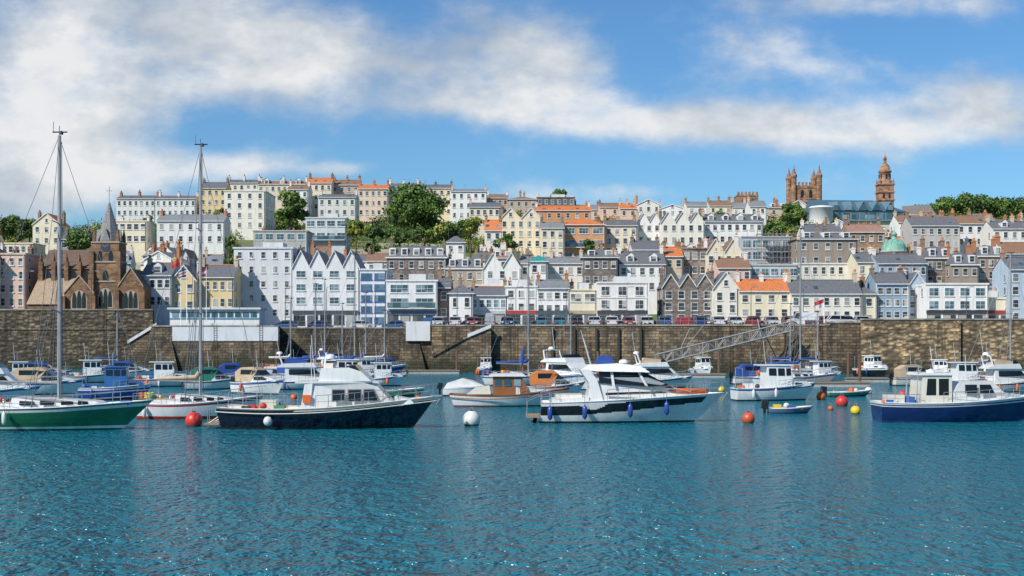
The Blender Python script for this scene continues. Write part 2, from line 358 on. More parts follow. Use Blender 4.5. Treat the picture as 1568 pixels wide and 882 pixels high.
        A=[(-w-e,-e,H),(w+e,-e,H),(w+e,dep+e,H),(-w-e,dep+e,H)]; r0=(-w+i,dep/2,H+rh); r1=(w-i,dep/2,H+rh)
        o.face('roof',RM,[A[0],A[1],r1,r0]); o.face('roof',RM,[A[1],A[2],r1]); o.face('roof',RM,[A[2],A[3],r0,r1]); o.face('roof',RM,[A[3],A[0],r0])
        o.box('gutter',fr,-w-e-.05,w+e+.05,-e-.12,-e+.01,H-.14,H+.02)
        if chim: chimney(o,r0[0]*.9,dep/2+1,H+rh*.7,1.8,cm)
        if chim>1: chimney(o,r1[0]*.9,dep/2+1,H+rh*.7,1.8,cm)
        for k in range(dorm):
            x=-w+W*(k+.5)/dorm; o.box('dormers',FR,x-.7,x+.7,dep*.1,dep*.4,H+.2,H+1.5); win(o,lambda a,b2,e2:(a,dep*.1-e2,b2),x,H+.3,1.1,1.1,FR,gl,sill=False)
    elif roof=='mansard':
        i=.9; e=.15
        A=[(-w-e,-e,H),(w+e,-e,H),(w+e,dep+e,H),(-w-e,dep+e,H)]; Bq=[(-w+i,i,H+rh),(w-i,i,H+rh),(w-i,dep-i,H+rh),(-w+i,dep-i,H+rh)]
        for k in range(4): o.face('roof',RM,[A[k],A[(k+1)%4],Bq[(k+1)%4],Bq[k]])
        t=(0,dep/2,H+rh+.7); 
        for k in range(4): o.face('roof',RM,[Bq[k],Bq[(k+1)%4],t])
        o.box('cornice',fr,-w-.3,w+.3,-.3,-.02,H-.2,H+.05)
        for k in range(dorm):
            x=-w+W*(k+.5)/dorm; o.box('dormers',FR,x-.65,x+.65,.05,1.5,H+.35,H+1.9); win(o,lambda a,b2,e2:(a,.05-e2,b2),x,H+.5,1.,1.2,FR,gl,sill=False)
        if chim: chimney(o,-w+.6,dep/2,H+rh,1.7,cm)
        if chim>1: chimney(o,w-.6,dep/2,H+rh,1.7,cm)
    else:
        o.face('roof',roofm(SLL),[(-w,0,H-.3),(w,0,H-.3),(w,dep,H-.3),(-w,dep,H-.3)])
        o.box('cornice',M,-w-.18,w+.18,-.18,-.003,H-.22,H+.08); o.box('cornice',M,w+.003,w+.18,0,dep,H-.22,H+.08)
        if chim: chimney(o,-w+.8,dep*.7,H,1.2,cm)
        if chim>1: chimney(o,w-.8,dep*.6,H,1.2,cm)
        if R.random()<.6: o.box('rooftop_plant',MW(LG),-w*.2,w*.5,dep*.4,dep*.75,H-.3,H+1.3)
    if quoin:
        for sx in (-w,w): o.box('quoins',FR,sx-.02 if sx>0 else sx-.03,sx+.03,-.03,.3,H-vis,H)
    if R.random()<.35:
        ax=R.uniform(-w*.8,w*.8); az=H+(rh if roof!='flat' else 0)
        o.tube('tv_aerial',WIRE,[(ax,dep/2,az-.5),(ax,dep/2,az+1.8)],.03,4)
        o.tube('tv_aerial',WIRE,[(ax-.5,dep/2,az+1.6),(ax+.5,dep/2,az+1.6)],.03,4)
    if rows is None: rows=max(1,int((vis-.2)/pitch))
    rows_z=[H-storeytop-wh-pitch*r for r in range(rows)]
    cols=cols or max(1,int(W/2.5))
    for ri,z in enumerate(rows_z):
        if z<.5: break
        if shop and ri==rows-1: break
        for c in range(cols):
            x=-w+W*(c+.5)/cols; w2=min(ww,W/cols-.35)
            win(o,FM,x,z,w2,wh,fr,gl,nx=nx if nx>1 else (2 if w2>1.4 else 1))
        if balc and ri>0:
            zz=z-.35; o.box('balcony',FR,-w+.2,w-.2,-1.1,-.004,zz-.15,zz); 
            o.tube('balcony_rail',METAL,[(-w+.2,-1.05,zz+.95),(w-.2,-1.05,zz+.95)],.04,4)
            o.face('balcony_rail',GLB,[(-w+.2,-1.05,zz),(w-.2,-1.05,zz),(w-.2,-1.05,zz+.9),(-w+.2,-1.05,zz+.9)])
        if side:
            ns=max(1,int(dep/3.5))
            for c in range(ns):
                y=dep*(c+.5)/ns
                if R.random()<.75: win(o,RMp,y,z,.9,wh,fr,gl)
                if R.random()<.4: win(o,LM,y,z,.9,wh,fr,gl)
    if band is not None:
        for z in rows_z[:-1]: o.box('string_course',wall(band),-w-.02,w+.02,-.1,-.003,z-.5,z-.25)
    if shop:
        zf=(6.55-zb); o.box('shop_fascia',plain('shop_sign_paint',shop,.5),-w+.05,w-.05,-.22,-.004,zf+2.75,zf+3.35)
        n=max(2,int(W/2.2))
        for c in range(n):
            x=-w+W*(c+.5)/n; win(o,FM,x,zf+(.15 if c%3==1 else .6),W/n-.3,2.5 if c%3==1 else 2.0,FR if c%2 else FRD,GL,nx=1,ny=1,sill=False)
    o.box('downpipe',FRD if R.random()<.6 else FR,w-.28,w-.18,-.12,-.02,max(0,H-vis-2),H-.1)
    if prot: PROT.append((x0,x1,yt-8,yb or yt+30,d))
    OCC.append((x0,x1,d)); o.done()
def bld():
    H=house
    H(-45,-5,395,470,238,'hip',2.5,CREAM,SLATE,4,3); H(-2,38,388,470,240,'flat',0,PINK,SLATE,4,3,chim=2,wh=1.3,pitch=2.3,ww=.8)
    H(216,262,421,474,240,'gable',2.2,LG,SLATE,2,4,dorm=1,name='quayside_house'); H(263,300,428,474,241,'gablef',2.5,YEL,SLATE,2,2,name='quayside_house'); H(300,358,424,476,243,'gable',2.2,YEL,SLATE,2,5,name='quayside_house',ww=.8)
    H(358,448,379,492,250,'flat',0,(.66,.68,.69),SLATE,5,5,chim=0,pitch=2.55,wh=1.2,ww=.8,name='quayside_hotel',dep=14)
    H(448,550,408,492,250,'gablef',2.9,(.74,.75,.75),SLL,4,4,ng=4,chim=1,pitch=2.35,wh=1.2,ww=1.7,nx=2,shop=(.06,.07,.08),name='quayside_hotel',dep=13,fr=FR,gl=GLB)
    H(551,592,412,492,250,'flat',0,(.70,.72,.75),SLATE,5,2,chim=0,pitch=1.95,wh=1.15,ww=2.0,nx=3,fr=FRB,gl=GLB,name='office_building',dep=12)
    H(592,669,429,492,249,'flat',0,(.75,.76,.76),SLATE,3,2,chim=0,pitch=2.4,wh=1.45,ww=3.2,nx=3,gl=GLB,shop=(.08,.14,.25),balc=True,name='office_building',dep=12)
    H(669,690,440,492,251,'gable',2,STD,SLATE,2,1); H(688,724,449,492,247,'hip',1.6,WHITE,SLATE,2,2,chim=1,ww=.9,wh=1.7,dep=6,name='quayside_house')
    H(721,776,452,492,250,'gable',1.6,(.72,.73,.74),SLATE,2,5,chim=2,shop=(.5,.5,.48),fr=FR,gl=GLB,name='shop_building'); H(727,775,436,452,257,'flat',0,WHITE,SLATE,1,3,chim=0)
    H(774,822,438,492,250,'flat',0,WHITE,SLATE,3,3,chim=2,shop=(.42,.05,.05),wh=1.3,pitch=2.3,name='shop_building')
    H(822,872,441,492,250,'gable',1.5,WHITE,SLL,3,4,chim=2,shop=(.07,.1,.12),wh=1.2,pitch=2.2,name='shop_building'); H(871,914,443,492,250,'flat',0,CREAM,SLATE,2,2,chim=1,ww=1.9,nx=2,shop=(.4,.35,.25),name='shop_building')
    H(914,992,432,492,249,'flat',0,(.78,.76,.72),SLATE,3,3,chim=0,band=OFF,dep=16,ww=1.5,nx=2,wh=1.6,pitch=2.4,shop=(.06,.06,.07),name='bank_building')
    H(1014,1093,439,492,252,'gablef',2.3,STG,SLATE,3,4,ng=3,chim=2,wh=1.4,pitch=2.1,ww=1.25,quoin=True,name='granite_building'); H(1092,1131,441,492,250,'gablef',2.9,(.78,.74,.64),SLATE,3,2,chim=1,pitch=2.2,name='quayside_house')
    H(1131,1211,445,492,250,'gable',2.0,(.76,.69,.50),TILE,2,4,chim=3,ww=1.1,wh=1.3,dep=7,pitch=2.5,name='harbour_office'); H(1211,1320,449,492,249,'gable',2.4,(.76,.74,.63),SLATE,2,7,chim=2,dep=8,pitch=2.4,wh=1.4,name='quayside_warehouse')
    H(1320,1342,450,492,250,'hip',1.5,CREAM,SLATE,2,1); H(1342,1392,434,492,251,'gable',2,BLUE,SLATE,3,4,chim=2,pitch=2.1,name='quayside_house',wh=1.2,quoin=True); H(1391,1418,437,492,253,'gablef',2.4,PBL,SLATE,3,2,pitch=2.1,wh=1.2)
    H(1418,1513,434,492,247,'flat',0,WHITE,SLATE,3,4,chim=0,ww=1.7,nx=2,gl=GLB,pitch=2.3,fr=FR,shop=(.05,.05,.05),name='modern_office_building'); H(1513,1547,456,492,249,'flat',0,CREAM,SLATE,1,2,shop=(.3,.05,.04)); H(1546,1600,412,492,247,'gable',2.2,PBL,SLATE,4,3,ww=1.1,pitch=2.3); H(1600,1680,420,492,247,'gable',2.2,WHITE,SLATE,3,4)
    H(592,683,394,429,282,'mansard',2.0,STG,SLATE,2,6,chim=2,dorm=5,fr=FR,dep=10,pitch=2.6,name='mansard_building')
    H(683,741,411,440,282,'mansard',1.6,(.42,.35,.28),SLATE,2,4,chim=2,dorm=3,name='mansard_building'); H(741,797,409,440,280,'gablef',2.9,WHITE,SLATE,2,3,ng=2,name='gabled_house')
    H(797,894,403,436,282,'gable',1.4,(.76,.73,.66),SLL,2,7,chim=3,wh=1.5); H(812,838,400,410,279,'hip',1.3,WHITE,(.03,.28,.24),1,2,chim=0,dep=5); H(893,946,394,432,278,'hip',2,STG,SLATE,3,4,chim=2,dorm=2,name='granite_house')
    H(948,1019,404,432,280,'gable',2.6,WHITE,SLATE,2,5,chim=2,dorm=2); H(968,1012,382,404,296,'gable',2,WHITE,SLATE,1,4,chim=2)
    H(1018,1046,392,432,284,'gable',2,BEIGE,TILE,3,2); H(1046,1082,380,425,286,'flat',0,STG,SLATE,3,3,chim=2); H(1082,1136,386,420,284,'gablef',2.7,CREAM,BRN,3,4,ng=2,chim=2)
    H(1099,1150,410,440,272,'gable',2,PINK,BRN,2,4,chim=2)
    H(1136,1212,362,400,300,'flat',0,(.42,.46,.50),SLL,3,5,chim=0,ww=2.6,nx=3,gl=GLB,wh=1.7,pitch=2.5,name='modern_office_building'); H(1150,1222,405,445,275,'flat',0,(.52,.55,.56),SLL,3,5,chim=0,ww=2.2,nx=2,gl=GLB)
    H(1222,1313,366,402,290,'hip',1.8,(.31,.26,.21),SLATE,3,5,chim=3,dorm=3,dep=11,fr=FR,name='granite_hotel'); H(1215,1320,403,430,283,'flat',0,(.68,.66,.6),SLATE,2,8,chim=0,ww=.9)
    H(1312,1344,401,445,275,'gable',2,CREAM,SLATE,3,2); H(1344,1420,403,436,272,'gable',2,(.33,.42,.5),SLATE,3,6,chim=2,ww=.9)
    H(1418,1458,395,436,280,'mansard',2,STG,SLATE,3,3,dorm=2,name='granite_house'); H(1457,1499,405,436,276,'mansard',2,(.36,.30,.24),SLATE,2,3,dorm=2); H(1498,1538,392,440,279,'mansard',1.8,(.36,.26,.20),SLATE,4,3,dorm=2,pitch=2.3); H(1537,1620,388,430,284,'gable',2.4,WHITE,BRN,3,5)
    H(240,343,338,372,345,'gable',1.7,(.76,.76,.74),SLL,2,7,chim=2,dep=8,name='hillside_villa'); H(172,224,338,372,350,'flat',0,CREAM,SLATE,2,5,ww=1.2); H(2,50,372,392,330,'flat',0,CREAM,SLATE,1,5,chim=0); H(50,92,343,375,380,'gablef',3,CREAM,TILE,2,3); H(92,130,366,392,350,'gable',1.6,(.5,.5,.42),SLATE,2,3)
    H(388,470,353,380,330,'flat',0,(.42,.44,.42),SLATE,2,5,chim=0,ww=1.8,nx=2,gl=GLB); H(468,530,333,365,345,'flat',0,(.6,.63,.63),SLATE,2,4,chim=0,ww=2,nx=2,gl=GLB,balc=True,name='hillside_villa')
    H(683,712,371,388,320,'hip',1.6,WHITE,SLATE,1,2,dep=5,chim=0); H(718,766,317,345,400,'gable',1.5,CREAM,SLATE,2,5,chim=1)
    H(742,768,352,368,338,'gable',2.5,OFF,TILE,1,2,dep=6); H(766,829,334,372,348,'gablef',2.6,(.80,.70,.50),TILE,3,5,ng=2,chim=1,pitch=2.4,name='hillside_villa'); H(828,864,349,385,338,'gable',1.6,CREAM,SLL,3,3,pitch=2.5); H(862,926,344,385,342,'hip',2,(.62,.33,.17),TILE,3,3,ww=2.4,nx=3,gl=GLB,balc=True,name='apartment_building',chim=0); H(820,905,322,345,400,'gable',1.6,ORW,TILE,1,6,chim=2)
    H(926,976,345,375,345,'gable',1.6,CREAM,SLATE,3,4,pitch=2.4); H(976,1012,340,372,350,'gablef',2.4,WHITE,SLATE,2,3,ng=2); H(1012,1078,340,370,346,'gablef',2.6,(.80,.77,.67),SLATE,2,5,ng=3,name='gabled_house'); H(1078,1168,339,362,350,'gable',2.0,WHITE,SLATE,2,8,chim=3,dorm=4)
    H(1232,1290,355,366,330,'gable',2,OFF,SLATE,1,5); H(1300,1355,355,392,325,'gable',2.,STB,(.35,.2,.15),2,4); H(1395,1470,345,372,335,'gable',2.4,(.5,.48,.45),SLATE,2,6,chim=3)
    H(1465,1520,342,372,345,'gable',2.2,WHITE,BRN,2,4,chim=2); H(1520,1600,350,380,330,'gable',2,OFF,SLATE,2,6,chim=3,dorm=2)
    H(178,238,304,330,440,'gable',1.2,(.70,.70,.69),SLATE,2,7,chim=3,ww=.9); H(238,300,304,330,440,'gable',1.2,(.70,.70,.69),SLATE,2,7,chim=3,ww=.9)
    H(306,346,288,330,440,'gable',2.2,(.72,.57,.31),SLATE,3,4,chim=2); H(343,406,292,350,395,'flat',0,(.80,.77,.67),SLATE,4,4,chim=0,dep=17,ww=1.0,pitch=2.7,name='clifftop_apartment_building',cm=MW(BEIGE))
    H(345,395,280,290,450,'gable',1.3,CREAM,SLATE,1,5,chim=3); H(395,468,282,300,450,'gable',1.3,(.72,.63,.5),BRN,2,8,chim=3,dorm=3); H(440,472,290,325,430,'gable',1.6,WHITE,BRN,3,3)
    H(470,508,280,325,440,'gable',1.9,CREAM,TILE,3,4,chim=2); H(487,545,302,332,415,'gable',1.2,(.70,.69,.64),SLATE,2,5,chim=2); H(508,550,283,310,445,'gable',1.9,(.48,.38,.33),BRN,2,4,chim=3); H(548,594,289,328,440,'gable',1.6,(.74,.59,.45),TILE,3,5,chim=3)
    H(594,640,286,330,446,'gable',1.4,CREAM,SLATE,3,5,chim=3); H(640,692,288,330,446,'gable',1.4,(.72,.60,.42),SLATE,3,5,chim=3); H(690,745,293,322,440,'gable',1,WHITE,SLL,3,5,chim=2)
    H(745,778,303,330,450,'gable',1.4,(.48,.33,.26),BRN,2,4,chim=2); H(778,822,305,330,445,'hip',1.2,(.48,.39,.31),BRN,2,4,chim=2); H(822,880,302,325,460,'flat',0,STD,SLATE,2,6,chim=2,gl=GLB)
    x=880
    while x<1225:
        w=R.randint(20,40); H(x,x+w,R.randint(311,321),332,R.choice([440,452,462]),R.choice(['gable','gable','gablef','hip']),R.uniform(1.3,2.2),R.choice([WHITE,CREAM,OFF,PINK,BEIGE,WHITE]),R.choice([SLATE,SLL,BRN,BRN,TILE]),2,None,chim=R.choice([1,2,3]),dorm=R.choice([0,0,2])); x+=w+R.choice([0,0,3])
    x=1375
    while x<1640:
        w=R.randint(28,48); H(x,x+w,R.randint(338,344),356,R.choice([400,415]),'gable',R.uniform(1.6,2.4),R.choice([WHITE,CREAM,GREY,BEIGE]),R.choice([SLATE,SLL,BRN,SLATE]),2,None,chim=R.choice([1,2,3])); x+=w
bld()
GREEN=[(0,60,330,345),(95,178,338,372),(222,242,355,395),(300,360,352,384),(408,470,320,352),(530,745,338,382),(560,690,320,345),(1168,1240,318,362),(1405,1600,300,336)]
SKYX=[-400,60,150,180,300,320,690,750,900,1200,1400,1600,1900]; SKYY=[350,348,345,306,303,290,292,310,322,325,345,348,350]
GAPS=[]
def fill():
    for d in (300,314,330,346,362,380,400,420,440):
        px=-260+R.randint(0,30)
        while px<1850:
            w=R.randint(22,62)*300/d*1.0; x0,x1=px,px+w; px=x1+R.choice([0,0,0,4,12,18])
            if any(abs(d-o[2])<14 and x0<o[1]-2 and x1>o[0]+2 for o in OCC): continue
            g=ground(Xp((x0+x1)/2,d),d+2); base=HY-(g-CH)*F/d
            if any(x0<q[1] and x1>q[0] and q[2]<base-8<q[3] for q in GREEN): continue
            if R.random()<.2: GAPS.append(((x0+x1)/2,d)); continue
            hm=R.uniform(4.5,10); rh=R.uniform(1.6,2.9)
            ok=False
            for _ in range(5):
                top=HY-(g+hm+rh+1.3-CH)*F/d
                lim=np.interp((x0+x1)/2,SKYX,SKYY)
                if top>=lim-4 and not any(q[4]>d and x0<q[1]-1 and x1>q[0]+1 and top<q[3]-3 for q in PROT): ok=True;break
                hm-=1.2
                if hm<3.2: break
            if not ok: GAPS.append(((x0+x1)/2,d)); continue
            yt=HY-(g+hm-CH)*F/d
            wc=R.choice([WHITE,WHITE,WHITE,CREAM,OFF,OFF,LG,LG,GREY,CREAM,YEL,PINK,BEIGE,STG,STB,PBL]); rc=R.choice([SLATE,SLATE,SLL,SLL,BRN,BRN,TILE])
            house(x0,x1,yt,None,d,R.choice(['gable','gable','gable','gablef','hip','flat']),rh,wc,rc,None,None,dep=R.uniform(7,10),chim=R.choice([1,2,2,3]),dorm=R.choice([0,0,1,2]),yaw=R.uniform(-.25,.25),ng=R.choice([1,1,2]),prot=False,name='town_house',pitch=R.uniform(2.6,3.2),ww=R.uniform(.8,1.3),wh=R.uniform(1.1,1.6),fr=FR if R.random()<.85 else FRD)
fill()
# ------------------------------------------------------------ landmarks
def pointed(o,part,mat,x,z,w,h,e,n=6):
    pts=[(x-w/2,-e,z),(x+w/2,-e,z)]
    hs=h*.6
    for i in range(n+1):
        t=i/n; pts.append((x+w/2*(1-t)**.75 if t<1 else x,-e,z+hs+(h-hs)*math.sin(t*math.pi/2)))
    for i in range(n-1,-1,-1):
        t=i/n; pts.append((x-w/2*(1-t)**.75,-e,z+hs+(h-hs)*math.sin(t*math.pi/2)))
    o.face(part,mat,pts)
def church():
    d=236; o=Ob('parish_church',(0,d,6.55)); M=stone(CHB,.6,.3); RB=roofm((.15,.095,.065)); RT=roofm((.38,.28,.19)); TR=wall((.42,.36,.28))
    X=lambda p:Xp(p,d); Z=lambda p:Zp(p,d)-6.55
    o.box('nave',M,X(44),X(142),6,16,0,Z(408))
    o.face('nave',M,[(X(44),6,Z(408)),(X(44),16,Z(408)),(X(44),11,Z(376))]); 
    o.face('roof',RB,[(X(43),5.7,Z(409)),(X(142),5.7,Z(409)),(X(142),11,Z(376)),(X(43),11,Z(376))]); o.face('roof',RB,[(X(43),16.3,Z(409)),(X(142),16.3,Z(409)),(X(142),11,Z(376)),(X(43),11,Z(376))])
    for p in (46,66,86,106,126):
        o.box('buttresses',M,X(p)-.35,X(p)+.35,5.2,6,0,Z(398)); o.lathe('pinnacles',M,[(.3,0),(.28,.5),(.02,1.6)],(X(p),5.6,Z(398)),4,False)
        if p<126: pointed(o,'windows',GLK,X(p+10),Z(436),1.1,2.6,-5.93)
    o.box('aisle',M,X(42),X(112),0,6,0,Z(464)); o.face('roof',RT,[(X(41),-.3,Z(466)),(X(113),-.3,Z(466)),(X(113),6.,Z(423)),(X(41),6.,Z(423))]); o.face('aisle',M,[(X(42),0,Z(464)),(X(42),6,Z(464)),(X(42),6,Z(424))])
    for a,b2,pk,ev in ((101,147,424,450),(183,222,412,440)):
        xa,xb=X(a),X(b2); mid=(xa+xb)/2
        o.face('chapel',M,[(xa,-1,0),(xb,-1,0),(xb,-1,Z(ev)),(mid,-1,Z(pk)),(xa,-1,Z(ev))]); o.face('chapel',M,[(xa,-1,0),(xa,9,0),(xa,9,Z(ev)),(xa,-1,Z(ev))]); o.face('chapel',M,[(xb,-1,0),(xb,9,0),(xb,9,Z(ev)),(xb,-1,Z(ev))])
        for e in (xa,xb): o.face('roof',RB,[(e,-.8,Z(ev)),(mid,-.8,Z(pk)+.02),(mid,9,Z(pk)+.02),(e,9,Z(ev))])
        for e in (xa,xb): 
            o.add('gable_coping',TR,[(e,-1.15,Z(ev)),(mid,-1.15,Z(pk)+.1),(mid,-1.15,Z(pk)+.35),(e,-1.15,Z(ev)+.25),(e,-.8,Z(ev)),(mid,-.8,Z(pk)+.1),(mid,-.8,Z(pk)+.35),(e,-.8,Z(ev)+.25)],[(0,1,2,3),(3,2,6,7),(0,1,5,4)])
            o.box('buttresses',M,e-.35,e+.35,-1.7,-1,0,Z(ev+4))
        pointed(o,'window_tracery',TR,mid,Z(474),2.7,3.2,1.03); 
        for k in (-.8,0,.8): pointed(o,'windows',GLK,mid+k,Z(472),.72,2.6 if k else 2.9,1.06)
    xa,xb=X(141),X(182); w=xb-xa; ty=0
    o.box('tower',M,xa,xb,ty,ty+w,0,Z(369))
    for e in (xa,xb): o.box('buttresses',M,e-.45,e+.45,ty-.8,ty-.003,0,Z(420)); o.box('buttresses',M,e-.35,e+.35,ty-.4,ty-.004,Z(420),Z(385))
    for z in (Z(372),Z(402),Z(432)): o.box('string_course',TR,xa-.15,xb+.15,ty-.15,ty+w+.15,z,z+.25)
    c=(xa+xb)/2
    for k in (-.9,.9): pointed(o,'louvres',GLK,c+k,Z(400),.75,1.8,.02)
    v=[(c+.8*math.cos(2*math.pi*k/20),-.06,Z(378)+.8*math.sin(2*math.pi*k/20)) for k in range(20)]; o.face('clock_face',plain('clock_dial',(.04,.05,.1),.4),v)
    for a in (0.6,2.6): o.tube('clock_hands',plain('gilding',(.6,.45,.1),.4),[(c,-.09,Z(378)),(c+.6*math.cos(a),-.09,Z(378)+.6*math.sin(a))],.04,4)
    pointed(o,'window_tracery',TR,c,Z(472),2.6,3.4,.02); 
    for k in (-.75,0,.75): pointed(o,'windows',GLK,c+k,Z(470),.68,2.7 if k else 3.05,.05)
    pointed(o,'windows',GLK,c,Z(432),1,2,.02)
    SP=roofm((.24,.23,.22)); cy=ty+w/2
    o.lathe('spire',SP,[(w*.48,0),(w*.36,1.6),(.12,Z(308)-Z(369))],(c,cy,Z(369)),8,False,math.pi/8)
    for sx,sy in ((-1,-1),(1,-1),(1,1),(-1,1)):
        o.lathe('pinnacles',M,[(.38,0),(.36,.9),(.03,2.3)],(c+sx*(w/2-.3),cy+sy*(w/2-.3),Z(369)),4,False,math.pi/4)
    for ang in range(4):
        cx2,cy2=[(0,-1),(1,0),(0,1),(-1,0)][ang]; o.add('spire',SP,[(c+cx2*w*.46-cy2*.7,cy+cy2*w*.46+cx2*.7,Z(369)),(c+cx2*w*.46+cy2*.7,cy+cy2*w*.46-cx2*.7,Z(369)),(c+cx2*w*.46,cy+cy2*w*.46,Z(369)+2.1),(c,cy,Z(369)+2.1)],[(0,1,2),(0,2,3),(1,2,3)])
    o.tube('weather_vane',METAL,[(c,cy,Z(310)),(c,cy,Z(283))],.05,5); o.tube('weather_vane',METAL,[(c-.5,cy,Z(290)),(c+.5,cy,Z(290))],.05,5)
    o.done(); OCC.append((40,225,245))
church()
def towers():
    d=500; M=stone((.34,.19,.11),.9,.45); z0=Zp(345,d); o=Ob('college_tower',(Xp(1235,d),d,z0)); Z=lambda p:Zp(p,d)-z0; h=4.5
    o.box('tower',M,-h,h,0,9,0,Z(284))
    for k in range(7):
        x=-h+.6+k*1.3; o.box('battlements',M,x-.35,x+.35,-.02,.5,Z(284)+.003,Z(279)); 
    for z in (Z(288),Z(305)): o.box('string_course',M,-h-.1,h+.1,-.15,9.1,z,z+.3)
    for sx in (-h,h):
        for sy in (0,9):
            o.lathe('turrets',M,[(.95,0),(.95,Z(272)),(1.15,Z(271)),(1.15,Z(268)),(.6,Z(266)),(.05,Z(252))],(sx,sy,0),8,False,.39)
            for a in range(4): o.lathe('turrets',M,[(.16,0),(.02,2)],(sx+.9*math.cos(a*1.57+.78),sy+.9*math.sin(a*1.57+.78),Z(270)),4,False)
    for k in (-1.5,1.5): pointed(o,'louvres',GLK,k,Z(303),1.2,3,.03)
    pointed(o,'louvres',GLK,0,Z(322),1.6,3,.03); o.done()
    o=Ob('domed_bell_tower',(Xp(1355,d),d,z0)); M2=stone((.38,.21,.125),.9,.45); w=2.55
    o.box('tower',M2,-w,w,-w,w,0,Z(283))
    for z in (Z(284),Z(308),Z(296)): o.box('cornice',M2,-w-.35,w+.35,-w-.35,w+.35,z,z+.4)
    for k in (-1,1): pointed(o,'louvres',GLK,k,Z(305),.7,1.9,w+.02)
    o.lathe('drum',M2,[(2.5,Z(282)),(2.5,Z(277)),(1.95,Z(276)),(1.95,Z(265)),(2.35,Z(264)),(2.35,Z(262)),(1.9,Z(261)),(1.75,Z(257)),(1.3,Z(253)),(.7,Z(250)),(.55,Z(249)),(.55,Z(244)),(.75,Z(243.5)),(.6,Z(242)),(.12,Z(238)),(.07,Z(231))],(0,0,0),14)
    for k in range(7):
        a=k*2*math.pi/7; 
        o.box('louvres',GLK,1.9*math.cos(a-1.57)-.3,1.9*math.cos(a-1.57)+.3,1.9*math.sin(a-1.57)-.12,1.9*math.sin(a-1.57)+.12,Z(274),Z(267))
    o.lathe('finial',plain('gilding',(.6,.45,.1),.4),[(.05,0),(.3,.3),(.05,.6)],(0,0,Z(237)),8)
    for sx in (-w,w): 
        for sy in (-w,w): o.lathe('pinnacles',M2,[(.35,0),(.3,.8),(.02,1.8)],(sx*.92,sy*.92,Z(283)+.4),6,False)
    o.done()
    d=480; o=Ob('castellated_tower',(Xp(1145,d),d,z0)); Z=lambda p:Zp(p,d)-z0; w=3.6
    o.box('tower',M,-w,w,0,7,0,Z(298))
    for k in range(6): x=-w+.5+k*1.25; o.box('battlements',M,x-.35,x+.35,0,.6,Z(298)+.002,Z(293.5))
    for k in (-1.6,1.6): pointed(o,'windows',GL,k,Z(312),1,2,.03)
    o.box('string_course',M,-w-.12,w+.12,-.12,7,Z(300.5),Z(299.5)); o.done()
    d=430; z0=ground(Xp(1320,d),d)-3; o=Ob('leisure_hall',(0,d,z0)); Z=lambda p:Zp(p,d)-z0; X=lambda p:Xp(p,d)
    BR=plain('blue_metal_roof',(.085,.15,.20),.5,0); BG=plain('blue_metal_cladding',(.14,.24,.31),.5,0); W_=wall((.6,.58,.5))
    o.box('walls',W_,X(1238),X(1402),6,26,0,Z(336))
    o.add('roof',BG,[(X(1252),5,Z(336)),(X(1392),5,Z(336)),(X(1392),5,Z(321)),(X(1252),5,Z(318))],[(0,1,2,3)])
    o.add('roof',BR,[(X(1248),4.6,Z(319)),(X(1396),4.6,Z(322)),(X(1362),20,Z(297)),(X(1258),20,Z(296)),(X(1252),5,Z(336)),(X(1252),26,Z(336)),(X(1392),26,Z(336)),(X(1392),5,Z(336))],[(0,1,2,3),(4,0,3,5),(7,6,2,1)])
    for k in range(5): 
        a=1278+k*21; o.add('skylights',GLB,[(X(a),4.5,Z(319.5)),(X(a+16),4.5,Z(320)),(X(a+8),4.5,Z(306)),(X(a+8),16,Z(302))],[(0,1,2)]); o.add('skylights',BG,[(X(a),4.5,Z(319.5)),(X(a+16),4.5,Z(320)),(X(a+8),4.5,Z(306)),(X(a+8),16,Z(302))],[(0,2,3),(1,2,3)])
    for k in range(10): a=1256+k*13.5; o.box('glazing',GLB,X(a),X(a+11),4.9,4.96,Z(333),Z(323))
    o.lathe('drum',wall((.74,.76,.76)),[(3.6,0),(3.6,Z(318)),(3.75,Z(317.8)),(3.75,Z(316.8)),(3.2,Z(315)),(1,Z(313.5))],(X(1260),2.5,0),28)
    o.add('side_roof',roofm((.22,.2,.18)),[(X(1388),4,Z(325)),(X(1440),4,Z(327)),(X(1444),14,Z(306)),(X(1400),14,Z(309))],[(0,1,2,3)]); o.box('walls',W_,X(1393),X(1438),4.1,20,0,Z(326)); o.done()
    d=300; z0=ground(Xp(1378,d),d)-2; o=Ob('copper_domed_building',(Xp(1377,d),d+4,z0)); Z=lambda p:Zp(p,d)-z0; M=wall((.58,.45,.38)); G=plain('copper_patina',(.20,.42,.34),.6,0,.35)
    o.box('walls',M,-4.6,4.6,-3.6,5,0,Z(401)); o.lathe('drum',M,[(2.75,0),(2.75,Z(385)),(3,Z(384.5)),(3,Z(383.3)),(2.6,Z(383))],(0,0,0),20)
    for k in range(10):
        a=k*2*math.pi/10; win(o,lambda p,q,e,a=a:((2.75+e)*math.cos(a)-p*math.sin(a),(2.75+e)*math.sin(a)+p*math.cos(a),q),0,Z(396),.7,1.3,FR,GL,1,1,False,.03)
    o.lathe('dome',G,[(2.7,Z(383.2)),(2.65,Z(378)),(2.35,Z(372.5)),(1.7,Z(367.5)),(.8,Z(364.5)),(.55,Z(364)),(.55,Z(358)),(.7,Z(357.5)),(.45,Z(354.5)),(.08,Z(352)),(.05,Z(344))],(0,0,0),24)
    for k in range(12):
        a=k*2*math.pi/12; o.tube('dome_ribs',G,[(2.73*math.cos(a),2.73*math.sin(a),Z(383)),(2.68*math.cos(a),2.68*math.sin(a),Z(378)),(2.38*math.cos(a),2.38*math.sin(a),Z(372.3)),(1.72*math.cos(a),1.72*math.sin(a),Z(367.3)),(.8*math.cos(a),.8*math.sin(a),Z(364.3))],.06,4)
    o.done()
